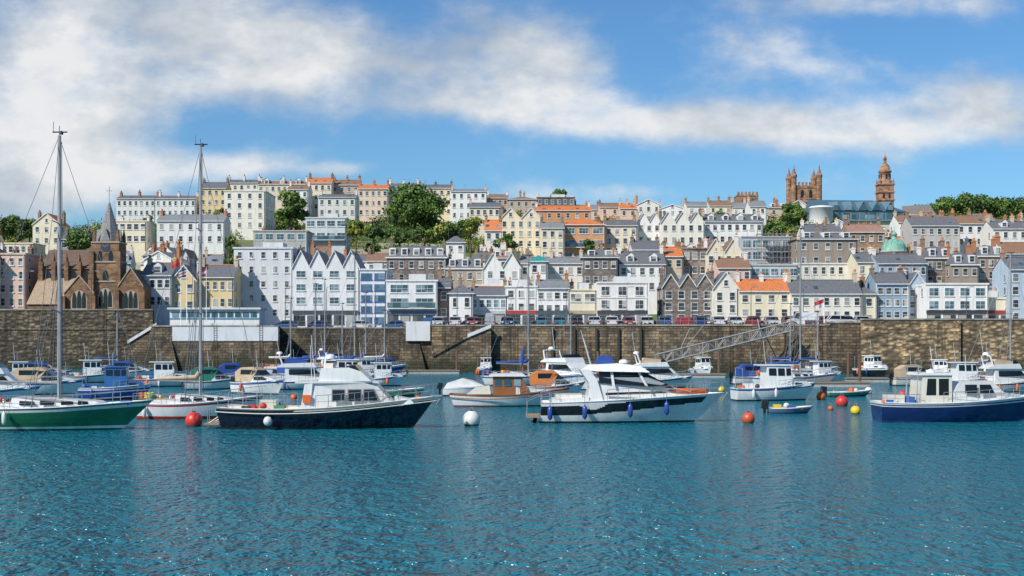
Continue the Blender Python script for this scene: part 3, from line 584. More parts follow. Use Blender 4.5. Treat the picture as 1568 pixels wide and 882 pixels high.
    o=Ob('scaffolding',(0,297,0)); 
    for p in range(1160,1222,6): o.tube('poles',METAL,[(Xp(p,297),0,ground(Xp(p,297),297)),(Xp(p,297),0,Zp(352+(p>1200)*20,297))],.05,4)
    for y in range(358,404,9): o.tube('poles',METAL,[(Xp(1160,297),0,Zp(y,297)),(Xp(1218,297),0,Zp(y,297))],.05,4); o.box('boards',WOOD,Xp(1160,297),Xp(1218,297),.05,.9,Zp(y,297)-.15,Zp(y,297)-.1)
    o.done()
    d=213; o=Ob('harbour_pavilion',(0,d,6.55)); M=wall((.70,.72,.73)); X=lambda p:Xp(p,d); Z=lambda p:Zp(p,d)-6.55; FRN=plain('blue_glazing_frame',(.08,.22,.33),.5)
    o.box('walls',M,X(260),X(397),0,5,0,Z(474)); o.box('roof_slab',wall((.6,.62,.63)),X(257),X(400),-.5,5.4,Z(474)+.003,Z(471)); o.box('balustrade',M,X(262),X(395),-.3,-.2,Z(503),Z(495)) 
    for a in range(263,395,12): win(o,lambda x,z,e:(x,-e,z),X(a+5.5),Z(486),.95,.85,FRN,GLB,1,1,False)
    o.box('blue_band',FRN,X(260)-.03,X(397)+.03,-.06,-.003,Z(489),Z(487)); o.done()
towers()
# ------------------------------------------------------------ foliage
def leafmat(c):
    m,nt,b=newmat('foliage_leaf'); cc=mixc(nt,tuple(x*.6 for x in c),tuple(x*1.5 for x in c),ramp(nt,noise(nt,pos(nt),1.1,3),[(.3,0),(.7,1)])); nt.links.new(cc,b.inputs['Base Color']); b.inputs['Roughness'].default_value=.6; return m
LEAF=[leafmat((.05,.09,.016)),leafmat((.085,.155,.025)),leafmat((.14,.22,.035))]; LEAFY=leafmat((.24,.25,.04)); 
rng=np.random.default_rng(5)
def leaves(o,part,c,r,n,size,mat):
    c=np.array(c); r=np.array(r)
    d=rng.normal(size=(n,3)); d/=np.linalg.norm(d,axis=1)[:,None]; rad=rng.random(n)**.4
    p=c+d*rad[:,None]*r*(1+.15*rng.normal(size=(n,1)))
    a=rng.normal(size=(n,3)); a/=np.linalg.norm(a,axis=1)[:,None]; b=np.cross(a,d+.3*rng.normal(size=(n,3))); b/=np.linalg.norm(b,axis=1)[:,None]+1e-6
    s=size*(.6+.8*rng.random(n))[:,None]
    v=np.stack([p-a*s,p-b*s*.6,p+a*s,p+b*s*.6],1).reshape(-1,3)
    o.add(part,mat,v.tolist(),np.arange(n*4).reshape(-1,4).tolist())
def tree(px,pyt,pyb,d,wpx,name='broadleaf_tree',n=26,size=.32,yellow=0,lv=220):
    X=Xp(px,d); zb=Zp(pyb,d); zt=Zp(pyt,d); H=zt-zb; W=wpx/F*d/2; g=ground(X,d)
    o=Ob(name,(X,d,0)); base=min(g,zb)-.5
    o.tube('trunk',BARK,[(0,0,base),(.1,0,zb+H*.25),(0,.1,zb+H*.6)],.035*H+.1,8,.1)
    for i in range(n):
        a=R.uniform(0,6.28); t=R.random(); zz=zb+H*(.25+.62*t); rr=W*.72*math.sqrt(max(.05,1-((t-.35)/.72)**2))*R.uniform(.3,1)
        c=(rr*math.cos(a),rr*math.sin(a),zz); cr=min(W,H)*R.uniform(.24,.38)
        if i<8: o.tube('limbs',BARK,[(0,0,zb+H*.22),(c[0]*.5,c[1]*.5,zb+H*.2+(zz-zb-H*.2)*.6),c],.14,5,.04)
        m=LEAF[0] if t<.3 and R.random()<.7 else R.choice(LEAF+[LEAF[1]])  # low clumps mostly take the darkest green: crown shade put into leaf colour
        if yellow and R.random()<yellow: m=LEAFY
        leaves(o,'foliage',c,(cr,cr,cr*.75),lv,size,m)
    o.done()
tree(635,283,358,385,114,n=52,size=.42); tree(443,291,348,385,62,n=28,size=.38); tree(1216,310,350,420,52); tree(858,290,322,475,38,n=18)
tree(1112,308,330,470,38,n=16); tree(350,360,388,320,18,n=10,name='cypress_tree'); tree(15,330,365,420,60); tree(45,336,368,400,54); tree(120,352,388,330,46); tree(150,350,380,345,40,n=16); tree(1188,338,362,380,40,n=18,name='garden_tree'); tree(905,365,392,318,26,n=12,name='garden_tree')
for p,t,w in ((1415,314,56),(1445,304,64),(1480,298,78),(1510,302,64),(1540,304,74),(1575,303,70),(1620,304,80),(-30,335,60)): tree(p,t,t+38,520,w,n=26,size=.5)
tree(685,342,368,330,50,name='garden_tree',n=20,yellow=.3); tree(545,338,362,345,42,name='garden_tree',n=16,yellow=.6); tree(572,346,366,340,40,name='garden_tree',n=14,yellow=.3); tree(720,334,362,350,50,name='garden_tree',n=18,yellow=.3); tree(775,360,382,322,44,name='garden_tree',n=14); tree(612,352,374,338,44,name='garden_tree',n=14); tree(650,350,374,334,44,name='garden_tree',n=14,yellow=.3)
R.shuffle(GAPS); cnt=0
for gp,gd in GAPS:
    if gp<-80 or gp>1650 or cnt>75: continue
    g=ground(Xp(gp,gd),gd); hh=R.uniform(3.5,7); k=F/gd; pb=HY-(g-CH)*k
    if pb-hh*k<np.interp(gp,SKYX,SKYY)-2: continue
    cnt+=1; tree(gp,pb-hh*k,pb,gd,hh*k*R.uniform(.9,1.5),name='garden_tree',n=10,lv=110,yellow=R.choice([0,0,.3]))
def shrubs():
    o=Ob('hillside_shrubs')
    def one(px,py,d,s,m):
        x=Xp(px,d); z=ground(x,d); leaves(o,'f',(x,d,z+s*.4),(s*1.4,s,s),int(90*s),.28,m)
    for (a,b2,t,bt) in GREEN+[(530,745,340,382)]*3+[(95,350,340,392)]:
        for _ in range(26):
            px=R.uniform(a,b2); py=R.uniform(t+6,bt+6)
            best=min(np.arange(280,480,5),key=lambda d:abs(HY-(ground(Xp(px,d),d)-CH)*F/d-py))
            one(px,py,float(best),R.uniform(1,2.4),R.choice(LEAF+[LEAFY,LEAF[2],LEAF[1]]))
    for _ in range(340):
        px=R.uniform(-100,1680); d=R.uniform(285,470); one(px,0,d,R.uniform(.8,2.6),R.choice(LEAF+[LEAF[1]]))
    o.done()
    o=Ob('garden_retaining_wall')
    for a,b2,d in ((530,620,362),(600,720,350),(640,745,335),(560,680,374),(300,360,330),(100,240,342),(380,470,322)):
        n=8
        for k in range(n):
            x=Xp(a+(b2-a)*k/n,d); x1=Xp(a+(b2-a)*(k+1)/n,d); z=ground(x,d); o.box('w',stone(STB) if d%2 else wall((.5,.45,.36)),x,x1-.003,d,d+.4,z-2,z+1.6)
    o.done()
shrubs()
# ------------------------------------------------------------ cars
def car(x,y,yaw,col,van=False):
    o=Ob('parked_van' if van else 'parked_car',(x,y,6.56),yaw); P=plain('car_paint',col,.25,.1,.05,coat=.6)
    L=4.2;w=.87
    if van: body=[(0,.3),(L,.3),(L,.95),(L-.5,1.1),(L-1.2,1.95),(.05,1.95),(0,1.5)]; gh=[(L-1.15,1.85),(L-.62,1.15),(L-1.6,1.15),(L-1.6,1.85)]
    else: body=[(0,.35),(.1,.25),(L-.1,.25),(L,.4),(L-.05,.72),(L-.9,.9),(.35,.95),(.05,.85)]; gh=None
    c=lambda pr:[(a-L/2,b2) for a,b2 in pr]
    wf2=lambda xx,z:w-.25*max(0,z-.85)-.1*(abs(xx)/(L/2))**4
    o.prism('body',P,c(body),wf2)
    if not van:
        g=c([(.35,.93),(L-1.,.88),(L-1.75,1.38),(L-2.6,1.46),(.9,1.42)]); o.prism('greenhouse',GLK,g,wf2)
        o.prism('roof',P,c([(.85,1.40),(L-1.7,1.37),(L-1.85,1.45),(L-2.6,1.5),(.95,1.47)]),lambda a,b2:wf2(a,b2)+.02)
        for p in (.38,2.0): 
            for s in (-1,1): o.tube('pillars',P,[(p-L/2,s*(wf2(0,.9)+.0),.9),(p+.45-L/2 if p<1 else p-L/2,s*wf2(0,1.42),1.42)],.04,4)
    else: o.sidewin('windows',GLK,c(gh),wf2); 
    fx=L/2
    if van: o.face('windscreen',GLK,[(fx-.5+.01,-.7,1.14),(fx-.5+.01,.7,1.14),(fx-1.14,.62,1.88),(fx-1.14,-.62,1.88)])
    for s in (-1,1):
        o.box('headlights',plain('lamp_glass',(.7,.7,.68),.1),fx-.12,fx+.01,s*.62-.16,s*.62+.16,.58,.72); o.box('tail_lights',plain('red_lens',(.4,.02,.02),.2),-fx-.01,-fx+.12,s*.66-.12,s*.66+.12,.6,.82)
        for xx in (-1.3,1.3):
            v=[(xx+.32*math.cos(a),s*.88,.32+.32*math.sin(a)) for a in np.linspace(0,6.28,15)[:-1]]; v2=[(a,s*.68,c2) for a,_,c2 in v]; n=14
            o.add('wheels',BLACK,v+v2,[list(range(n)),list(range(n,2*n))]+[(k,(k+1)%n,n+(k+1)%n,n+k) for k in range(n)])
            o.add('hub_caps',METAL,[(xx+.18*math.cos(a),s*.885,.32+.18*math.sin(a)) for a in np.linspace(0,6.28,9)[:-1]],[list(range(8))])
    o.box('grille',BLACK,fx-.05,fx+.012,-.5,.5,.36,.5); o.box('number_plate',plain('plate',(.7,.7,.6),.5),fx,fx+.02,-.26,.26,.4,.5); o.done()
CC=[(.02,.05,.2),(.03,.18,.25),(.7,.7,.7),(.7,.7,.7),(.4,.42,.44),(.02,.02,.025),(.35,.03,.03),(.1,.11,.13),(.04,.12,.28),(.6,.62,.64),(.25,.3,.34)]
for k in range(25):
    if k in(5,14): continue
    x=Xp(668,199)+k*2.5; car(x,204.7+R.uniform(-.3,.3)-k*.27,-math.pi/2 if R.random()<.6 else math.pi/2,R.choice(CC),van=k in(3,))
for k in range(17): car(Xp(440,242)+k*6.3+R.uniform(-.6,.6),240.6+(k%2)*.3,0 if k%3 else math.pi,R.choice(CC),van=k in(4,11))
for px,c in ((1240,(.75,.75,.74)),(1285,(.7,.7,.7)),(1300,(.35,.37,.4))): car(Xp(px,193),197.6 if px!=1285 else 192.5,math.pi if px!=1285 else 0,c,van=px==1240)
# ------------------------------------------------------------ street furniture
def lamp(px,d,h=7,name='street_lamp',z=6.55):
    o=Ob(name,(Xp(px,d),d,z)); o.tube('post',FRD,[(0,0,0),(0,0,h)],.09,6,.05); o.tube('arm',FRD,[(0,0,h),(.3,0,h+.25),(.9,0,h+.3)],.04,5); o.box('lantern',METAL,.7,1.3,-.12,.12,h+.2,h+.34); o.lathe('base',FRD,[(.18,0),(.15,.8),(.1,1)],(0,0,0),8); o.done()
for px in (437,500,575,700,790,868,960,1060,1150,1230,1400,1480): lamp(px,242.5,7)
for px in (140,40): lamp(px,228,9)
def flag(px,d,h,cols,z=6.55,name='flagpole'):
    o=Ob(name,(Xp(px,d),d,z)); o.tube('pole',FR,[(0,0,0),(0,0,h)],.06,6,.03); o.lathe('finial',METAL,[(.03,0),(.09,.08),(.02,.16)],(0,0,h),8)
    n=8
    for i in range(n):
        for j,cc in enumerate(cols):
            def P(i,j): return (-.04-1.6*i/n*.8, .12*math.sin(i*1.1), h-.1-1.1*j/len(cols)-.5*i/n)
            o.face('flag',plain('flag_cloth',cc,.8),[P(i,j),P(i+1,j),P(i+1,j+1),P(i,j+1)])
    o.done()
flag(286,212,9,[(.03,.04,.2),(.5,.5,.5),(.4,.03,.04),(.5,.5,.5),(.03,.04,.2)]); flag(316,212,9,[(.5,.03,.04),(.5,.5,.5),(.4,.03,.04)]); flag(277,212,10.5,[(.5,.1,.03),(.45,.03,.04)]); flag(1262,193,3.5,[(.5,.03,.04),(.6,.6,.6)],6.9)
def railing():
    o=Ob('quay_railing')
    for (a,b2,d0,d1,z) in ((665,1262,202,195,6.82),(430,618,238,238,6.82)):
        n=int((b2-a)/12)
        P=[(Xp(a+(b2-a)*k/n,d0+(d1-d0)*k/n),d0+(d1-d0)*k/n+.3) for k in range(n+1)]
        for x,y in P: o.tube('posts',METAL,[(x,y,z),(x,y,z+1)],.03,4)
        for h in (.5,1.): o.tube('rails',METAL,[(P[0][0],P[0][1],z+h),(P[-1][0],P[-1][1],z+h)],.022,4)
    o.done()
railing()
def gangway():
    GM=plain('gangway_steel',(.30,.32,.33),.6,0)
    a=Vector((Xp(1003,188),187.5,Zp(558,188))); b=Vector((Xp(1214,193),193.2,Zp(506,193))); o=Ob('access_gangway',tuple(a)); v=b-a; n=16
    for s in (-.7,.7):
        lo=[v*(k/n)+Vector((0,s,0)) for k in range(n+1)]; up=[p+Vector((0,0,1.3)) for p in lo]
        o.tube('chords',GM,[lo[0],lo[-1]],.1,5); o.tube('chords',GM,[up[0],up[-1]],.08,5)
        for k in range(n+1): o.tube('verticals',GM,[lo[k],up[k]],.045,4)
        for k in range(n): o.tube('diagonals',GM,[lo[k],up[k+1]] if k%2 else [up[k],lo[k+1]],.045,4)
    o.add('walkway',plain('gangway_deck',(.16,.16,.16),.9),[(0,-.6,.14),(v.x,v.y-.6,v.z+.14),(v.x,v.y+.6,v.z+.14),(0,.6,.14)],[(0,1,2,3)])
    o.tube('support',GM,[(v.x*.78,v.y,v.z*.78),(v.x*.78,v.y+3,v.z+1.6)],.08,5)
    q=(v.x*.25,v.y*.25+1,v.z*.25+3.6); o.tube('support',GM,[(v.x*.18,v.y*.2,v.z*.2+1.2),q,(v.x*.34,v.y*.3,v.z*.34+3.6),(v.x*.22,v.y*.2,v.z*.25+1.2)],.06,5)
    o.done()
    for (px,wl,L,w,nm) in ((1010,578,16,2.4,0),(1275,592,7,2.2,0),(560,572,26,2,0),(1450,585,22,2,0)):
        d=Dw(wl); o=Ob('floating_pontoon',(Xp(px,d),d,0)); o.box('deck',plain('pontoon_boards',(.25,.2,.14),.8),-L/2,L/2,-w/2,w/2,.35,.5); o.box('floats',wall((.4,.4,.38)),-L/2+.1,L/2-.1,-w/2+.1,w/2-.1,-.2,.347)
        for k in range(int(L/4)+1):
            x=-L/2+.4+k*4; o.tube('cleats',METAL,[(x-.12,-w/2+.15,.56),(x+.12,-w/2+.15,.56)],.035,5)
        for x in (-L/2+.5,L/2-.5): o.tube('pile',plain('rusty_pile',(.1,.06,.04),.8),[(x,w/2+.25,-1),(x,w/2+.25,3.2)],.16,8)
        o.done()
gangway()
# ------------------------------------------------------------ boats
def gel(c): return plain('gelcoat',c,.22,0,.06,coat=.3)
GW=gel((.78,.78,.76)); GC=gel((.72,.68,.58)); NAVY=gel((.008,.012,.03)); GGREEN=gel((.02,.17,.08)); GRED=gel((.5,.03,.03)); GBLUE=gel((.02,.08,.3)); GBLK=gel((.012,.013,.016)); DECK=plain('boat_deck',(.62,.60,.54),.7); TEAK=plain('teak_deck',(.35,.22,.12),.7)
AF_R=plain('antifoul_red',(.22,.04,.03),.8); AF_B=plain('antifoul_blue',(.02,.05,.15),.8); AF_K=plain('antifoul_black',(.02,.02,.022),.8); STEEL=plain('stainless_rail',(.6,.61,.62),.25,.8)
CANB=plain('blue_canvas',(.02,.07,.3),.8); CANT=plain('beige_canvas',(.5,.38,.25),.85); CANW=plain('white_canvas',(.7,.7,.68),.85); ORG=plain('orange_plastic',(.75,.14,.02),.5); FEN=gel((.03,.07,.3)); FENW=gel((.7,.7,.68)); SMOKE=GLK
def hull(o,L,B,zs,zm,zb,mf,af=None,draft=.35,tw=.85,rake=.8,srake=0.,Nn=30,ks=None,bulw=.1,flare=.55,full=.42,dk=None,gun=None,e0=.24):
    af=af or AF_K; ks=ks or [.12,.25,.4,.55,.7,.82,.9,1.]
    sh=lambda t:zs*(t-.5)*(t-1)/.5+zm*t*(1-t)*4+zb*t*(t-.5)/.5
    def hb(t):
        if t<full: f=tw+(1-tw)*math.sin(math.pi/2*t/full)
        else: f=max(0,1-((t-full)/(1-full))**2.3)**.85
        return B/2*f+.01
    Lw=L-rake; rowsn=4+len(ks)
    def station(t):
        zk=-draft*(1-t**5)-.001; zr=sh(t); zz=[zk,zk*.45,0,.1]+[.1+(zr-.1)*k for k in ks]; out=[]
        for z in zz:
            s=max(0,(z-zk)/(zr-zk)); w=hb(t)*s**(e0+flare*t**2)
            x=t*Lw+rake*t**4*z/zb-srake*(1-t)**4*z/zs-L/2
            out.append((x,w,z))
        return out
    S=[station(i/Nn) for i in range(Nn+1)]
    for sg in (-1,1):
        v=[(x,sg*w,z) for st in S for x,w,z in st]
        for r in range(rowsn-1):
            groups={}
            for i in range(Nn):
                t=(i+.5)/Nn; m=af if r<3 else mf((ks[r-4] if r>3 else 0)*.5+ks[r-3]*.5,t)
                groups.setdefault(m,[]).append((i*rowsn+r,(i+1)*rowsn+r,(i+1)*rowsn+r+1,i*rowsn+r+1))
            for m,f in groups.items():
                idx=sorted({q for ff in f for q in ff}); mp={q:k for k,q in enumerate(idx)}
                o.add('hull',m,[v[q] for q in idx],[[mp[q] for q in ff] for ff in f],True)
    st=S[0]
    for r in range(rowsn-1):
        a,b2=st[r],st[r+1]; m=af if r<3 else mf(ks[r-3]-.02,0.)
        o.face('transom',m,[(a[0],-a[1],a[2]),(a[0],a[1],a[2]),(b2[0],b2[1],b2[2]),(b2[0],-b2[1],b2[2])])
    D=dk or DECK; top=[s[-1] for s in S]
    for i in range(Nn):
        a,b2=top[i],top[i+1]; wa,wb=max(0,a[1]-.05),max(0,b2[1]-.05)
        o.face('deck',D,[(a[0],-wa,a[2]-bulw),(b2[0]-(.05 if i==Nn-1 else 0),-wb,b2[2]-bulw),(b2[0]-(.05 if i==Nn-1 else 0),wb,b2[2]-bulw),(a[0],wa,a[2]-bulw)])
        for sg in (-1,1): o.face('bulwark',gun or GW,[(a[0],sg*a[1],a[2]),(b2[0],sg*b2[1],b2[2]),(b2[0],sg*wb,b2[2]-bulw),(a[0],sg*wa,a[2]-bulw)])
    for sg in (-1,1): o.tube('gunwale',gun or GW,[(x,sg*w,z+.01) for x,w,z in top],.035,6)
    def deckpt(t,sg=-1,ins=.08):
        s=station(min(1,max(0,t)))[-1]; return Vector((s[0],sg*max(0,s[1]-ins),s[2]))
    return deckpt,sh,hb
def rails(o,dp,t0,t1,h=.6,n=7,mid=True,r=.016,close=True):
    for sg in (-1,1):
        P=[dp(t0+(t1-t0)*k/n,sg) for k in range(n+1)]
        for p in P: o.tube('rail_stanchions',STEEL,[p,p+Vector((0,0,h))],r,4)
        for hh in ((h,h*.5) if mid else (h,)): o.tube('guard_rails',STEEL,[p+Vector((0,0,hh)) for p in P],r*(1 if hh==h else .6),4)
    if close and t1>.97:
        a,b2=dp(t1,-1),dp(t1,1); up=Vector((.12,0,h)); o.tube('pulpit',STEEL,[a+Vector((0,0,h)),dp(1,1)*.5+dp(1,-1)*.5+up,b2+Vector((0,0,h))],r,4)
def fender(o,x,y,z,m,h=.62,r=.12): o.lathe('fenders',m,[(.02,h/2+.08),(.05,h/2),(r,h/2-.1),(r,-h/2+.1),(.05,-h/2),(.02,-h/2-.03)],(x,y,z),10); o.tube('fender_ropes',WIRE,[(x,y,z+h/2),(x,y,z+h/2+.5)],.012,4)
def clutter(o,x0,x1,y,z,n):
    cols=[(.75,.14,.02),(.03,.12,.4),(.7,.5,.05),(.6,.6,.58),(.5,.04,.04),(.05,.25,.12),(.05,.05,.06)]
    for i in range(n):
        x=R.uniform(x0,x1); yy=R.uniform(-y,y); c=plain('deck_gear',R.choice(cols),.6)
        if R.random()<.5: s=R.uniform(.1,.22); o.lathe('deck_gear',c,[(.02,0),(s,.08),(s*1.05,s),(s*.7,s*1.7),(.03,s*1.9)],(x,yy,z),8)
        else:
            s=R.uniform(.15,.3); o.box('deck_gear',c,x-s,x+s,yy-s*.7,yy+s*.7,z,z+s*R.uniform(.7,1.4))
def yacht(cx,wl,L,mh,hc,stripe,yaw=0,mt=.55,af=None,cover=None,fen=None,name='sailing_yacht',B=None,zs=.95,zb=1.35,cab=GW,genoa=False,spr=2,boom=True,bootm=None,wires=.012,mr=.1,sprayh=None):
    d=Dw(wl); B=B or L*.31; o=Ob(name,(Xp(cx,d),d,0),yaw)
    def mf(k,t):
        if k<.13: return bootm or GW
        if k>.8 and k<.93: return stripe
        return hc
    dp,sh,hb=hull(o,L,B,zs,zs*.95,zb,mf,af=af,draft=.5,tw=.6,rake=L*.16,srake=L*.05,bulw=.04,ks=[.1,.3,.5,.7,.8,.92,1.],flare=.5,e0=.3,gun=WOOD if cab!=GW else GW)
    T=lambda t:t*L-L/2
    wf=lambda x,z:max(.05,B*.34*(1-max(0,(x/L-.05))*1.9)-(z-zs)*.25)
    z=zs*.93
    o.prism('coachroof',cab,[(T(.30),z),(T(.78),z+.1),(T(.72),z+.36),(T(.52),z+.48),(T(.31),z+.55)],wf)
    for a,b2 in ((.35,.43),(.455,.53),(.56,.62),(.64,.69)): o.sidewin('cabin_windows',SMOKE,[(T(a),z+.17),(T(b2),z+.19),(T(b2)-.03,z+.35),(T(a),z+.39)],wf)
    o.prism('cockpit_coaming',cab,[(T(.05),z),(T(.31),z),(T(.31),z+.3),(T(.06),z+.2)],lambda x,zz:B*.33)
    o.box('cockpit_well',TEAK,T(.07),T(.29),-B*.22,B*.22,z+.1,z+.32)
    if sprayh:
        hw=lambda x,zz:B*.3-(zz-z)*.12
        o.prism('sprayhood',sprayh,[(T(.26),z+.5),(T(.42),z+.5),(T(.37),z+1.0),(T(.30),z+1.15),(T(.25),z+1.12)],hw)
        o.sidewin('sprayhood_windows',SMOKE,[(T(.31),z+.6),(T(.39),z+.6),(T(.365),z+.92),(T(.315),z+1.)],hw)
    mx=T(mt); mz=z+.4; ALU=plain('mast_alloy',(.26,.28,.29),.45,.2)
    o.tube('mast',ALU,[(mx,0,mz-.3),(mx,0,mh)],mr,8,mr*.75)
    o.tube('masthead_gear',WIRE,[(mx,0,mh),(mx,0,mh+.5)],.02,4); o.tube('masthead_gear',BLACK,[(mx-.35,0,mh+.18),(mx+.4,0,mh+.18)],.035,4); o.lathe('masthead_gear',BLACK,[(.09,0),(.11,.12),(.02,.2)],(mx+.1,0,mh+.05),6); o.tube('masthead_gear',WIRE,[(mx-.3,0,mh+.18),(mx-.3,0,mh+.7)],.015,4)
    for k in range(spr):
        zz=mz+(mh-mz)*(k+1)/(spr+1); hw=B*.28*(1-.18*k)
        o.tube('spreaders',ALU,[(mx-.15,-hw,zz+.1),(mx,0,zz),(mx-.15,hw,zz+.1)],.03,5)
        for sg in (-1,1): o.tube('shrouds',WIRE,[dp(mt-.02,sg),(mx-.15,sg*hw,zz+.1),(mx,0,mz+(mh-mz)*min(1,(k+2)/(spr+1)))],wires,4)
    for sg in (-1,1): o.tube('shrouds',WIRE,[dp(mt-.06,sg),(mx,0,mz+(mh-mz)*.5)],wires,4)
    f=dp(.985,1); f.y=0; o.tube('forestay',WIRE,[f,(mx,0,mh-.1)],wires,4)
    o.tube('backstay',WIRE,[(T(0)-L*.04,0,zs),(mx,0,mh)],wires,4); o.tube('halyards',WIRE,[(mx+.16,0.05,mz),(mx+.12,0,mh-.3)],wires,4)
    if boom:
        bz=z+1.25; o.tube('boom',ALU,[(mx,0,bz),(T(.14),0,bz+.1)],.06,6)
        if cover: o.tube('sail_cover',cover,[(mx-.05,0,bz+.55),(mx-.3,0,bz+.25),(mx-L*.18,0,bz+.22),(T(.14),0,bz+.2)],.17,8,.09)
    rails(o,dp,.02,.99,.55,8); clutter(o,T(.05),T(.3),B*.25,z+.3,5); clutter(o,T(.8),T(.9),B*.1,z+.15,2)
    if fen:
        for t,m in fen: p=dp(t,-1,-.12); fender(o,p.x,p.y,p.z-.45,m)
    o.tube('tiller',WOOD,[(T(.03),0,zs+.1),(T(.14),0,zs+.45)],.03,5); o.box('deck_hatch',SMOKE,T(.79),T(.84),-.22,.22,z+.12,z+.2); o.lathe('winches',STEEL,[(.08,0),(.06,.12),(.08,.16)],(T(.27),-B*.3,z+.3),8)
    if L>6:
        o.box('life_ring',ORG,T(.02),T(.035),-B*.2,-B*.05,zs+.2,zs+.6)
    o.done()
def motor(cx,wl,L,style='cuddy',hc=GW,st=GBLUE,yaw=0,cab=GW,can=CANB,B=None,name='motor_boat',zs=.75,zb=1.15,af=AF_K,extra=True,fen=None):
    d=Dw(wl); B=B or min(L*.36,3.2); o=Ob(name,(Xp(cx,d),d,0),yaw); T=lambda t:t*L-L/2
    mf=lambda k,t: st if .78<k<.93 else hc
    dp,sh,hb=hull(o,L,B,zs,zs*1.05,zb,mf,af=af,draft=.35,tw=.85,rake=L*.13,srake=0,ks=[.2,.4,.6,.78,.92,1.],bulw=.08,Nn=20)
    w=B*.40; wf=lambda x,z:max(.1,w*(1-max(0,(x/L-.12))*1.4)-(z-zs)*.12); s=L/7.; z=zs
    if style=='cuddy':
        o.prism('cabin',cab,[(T(.42),z-.05),(T(.9),z+.15),(T(.8),z+.42),(T(.62),z+.62),(T(.42),z+.62)],wf); o.sidewin('cabin_windows',SMOKE,[(T(.48),z+.25),(T(.74),z+.27),(T(.66),z+.5),(T(.48),z+.52)],wf)
        o.prism('windscreen',SMOKE,[(T(.42),z+.6),(T(.64),z+.6),(T(.54),z+1.05),(T(.44),z+1.05)],wf)
        if can: o.prism('canopy',can,[(T(.1),z+.1),(T(.42),z+.1),(T(.54),z+1.08),(T(.46),z+1.35),(T(.2),z+1.3),(T(.08),z+.9)],wf); o.sidewin('canopy_windows',SMOKE,[(T(.2),z+.7),(T(.4),z+.7),(T(.44),z+1.1),(T(.2),z+1.1)],wf)
    elif style=='wheelhouse':
        o.prism('cabin',cab,[(T(.6),z-.05),(T(.92),z+.2),(T(.85),z+.5),(T(.6),z+.55)],wf)
        o.prism('wheelhouse',cab,[(T(.36),z-.05),(T(.66),z-.05),(T(.68),z+.9),(T(.64),z+1.75*s**.4),(T(.36),z+1.75*s**.4)],wf)
        o.prism('wheelhouse_roof',cab,[(T(.28),z+1.752*s**.4),(T(.68),z+1.752*s**.4),(T(.67),z+1.84*s**.4),(T(.28),z+1.84*s**.4)],lambda x,zz:wf(0,zz)+.1)
        for a,b2 in ((.38,.47),(.49,.57),(.59,.65)): o.sidewin('wheelhouse_windows',SMOKE,[(T(a),z+.95),(T(b2),z+.95),(T(b2),z+1.55*s**.4),(T(a),z+1.55*s**.4)],wf)
        xf=lambda zz:T(.68)+(T(.64)-T(.68))*((zz-z-.9)/(1.75*s**.4-.9))+.012
        for k in (-.5,.5): za,zb2=z+.98,z+1.6*s**.4; o.face('front_windows',SMOKE,[(xf(za),(k-.42)*wf(T(.67),za)*1.,za),(xf(za),(k+.42)*wf(T(.67),za),za),(xf(zb2),(k+.42)*wf(T(.67),zb2),zb2),(xf(zb2),(k-.42)*wf(T(.67),zb2),zb2)])
        o.sidewin('portholes',SMOKE,[(T(.7),z+.2),(T(.8),z+.22),(T(.79),z+.38),(T(.7),z+.4)],wf)
        o.box('engine_box',cab,T(.12),T(.28),-.45,.45,z-.1,z+.35); clutter(o,T(.05),T(.34),B*.35,z-.05,7)
        o.tube('gantry',STEEL,[(T(.06),-w*.9,z),(T(.06),-w*.9,z+1.5),(T(.06),w*.9,z+1.5),(T(.06),w*.9,z)],.03,4)
    elif style=='fly':
        o.prism('saloon',cab,[(T(.22),z-.05),(T(.9),z+.2),(T(.76),z+.55),(T(.62),z+1.3),(T(.22),z+1.3)],wf); o.sidewin('saloon_windows',SMOKE,[(T(.27),z+.65),(T(.68),z+.65),(T(.61),z+1.12),(T(.27),z+1.12)],wf)
        o.prism('flybridge',cab,[(T(.12),z+1.303),(T(.62),z+1.303),(T(.58),z+1.75),(T(.2),z+1.65),(T(.12),z+1.4)],lambda x,zz:w*.95)
        o.prism('fly_screen',SMOKE,[(T(.5),z+1.7),(T(.58),z+1.75),(T(.54),z+2.05),(T(.52),z+2.05)],lambda x,zz:w*.8)
        for sg in (-1,1): o.tube('radar_arch',cab,[(T(.2),sg*w*.9,z+1.3),(T(.15),sg*w*.8,z+2.4),(T(.15),0,z+2.5)],.07,5)
        o.lathe('radome',GW,[(.28,0),(.3,.1),(.2,.22),(.02,.25)],(T(.15),0,z+2.52),12); o.tube('antenna',FENW,[(T(.15),.4,z+2.5),(T(.1),.4,z+4.6)],.02,4)
        if can: o.prism('canopy',can,[(T(.2),z+1.6),(T(.5),z+1.6),(T(.5),z+2.0),(T(.25),z+2.15)],lambda x,zz:w*.7)
    elif style=='cover':
        o.prism('boat_cover',can,[(T(.02),z+.0),(T(.95),zb+.02),(T(.7),z+.65),(T(.45),z+.85),(T(.1),z+.45)],lambda x,zz:max(.05,(B*.47*(1-max(0,(x/L-.1))**1.5*3.0))*(1-(zz-z)*.75)))
    elif style=='open':
        for t in (.25,.5,.7): o.box('thwarts',WOOD,T(t)-.12,T(t)+.12,-hb(t)+.05,hb(t)-.05,zs*.85,zs*.85+.05)
        clutter(o,T(.15),T(.7),B*.25,zs*.85,4)
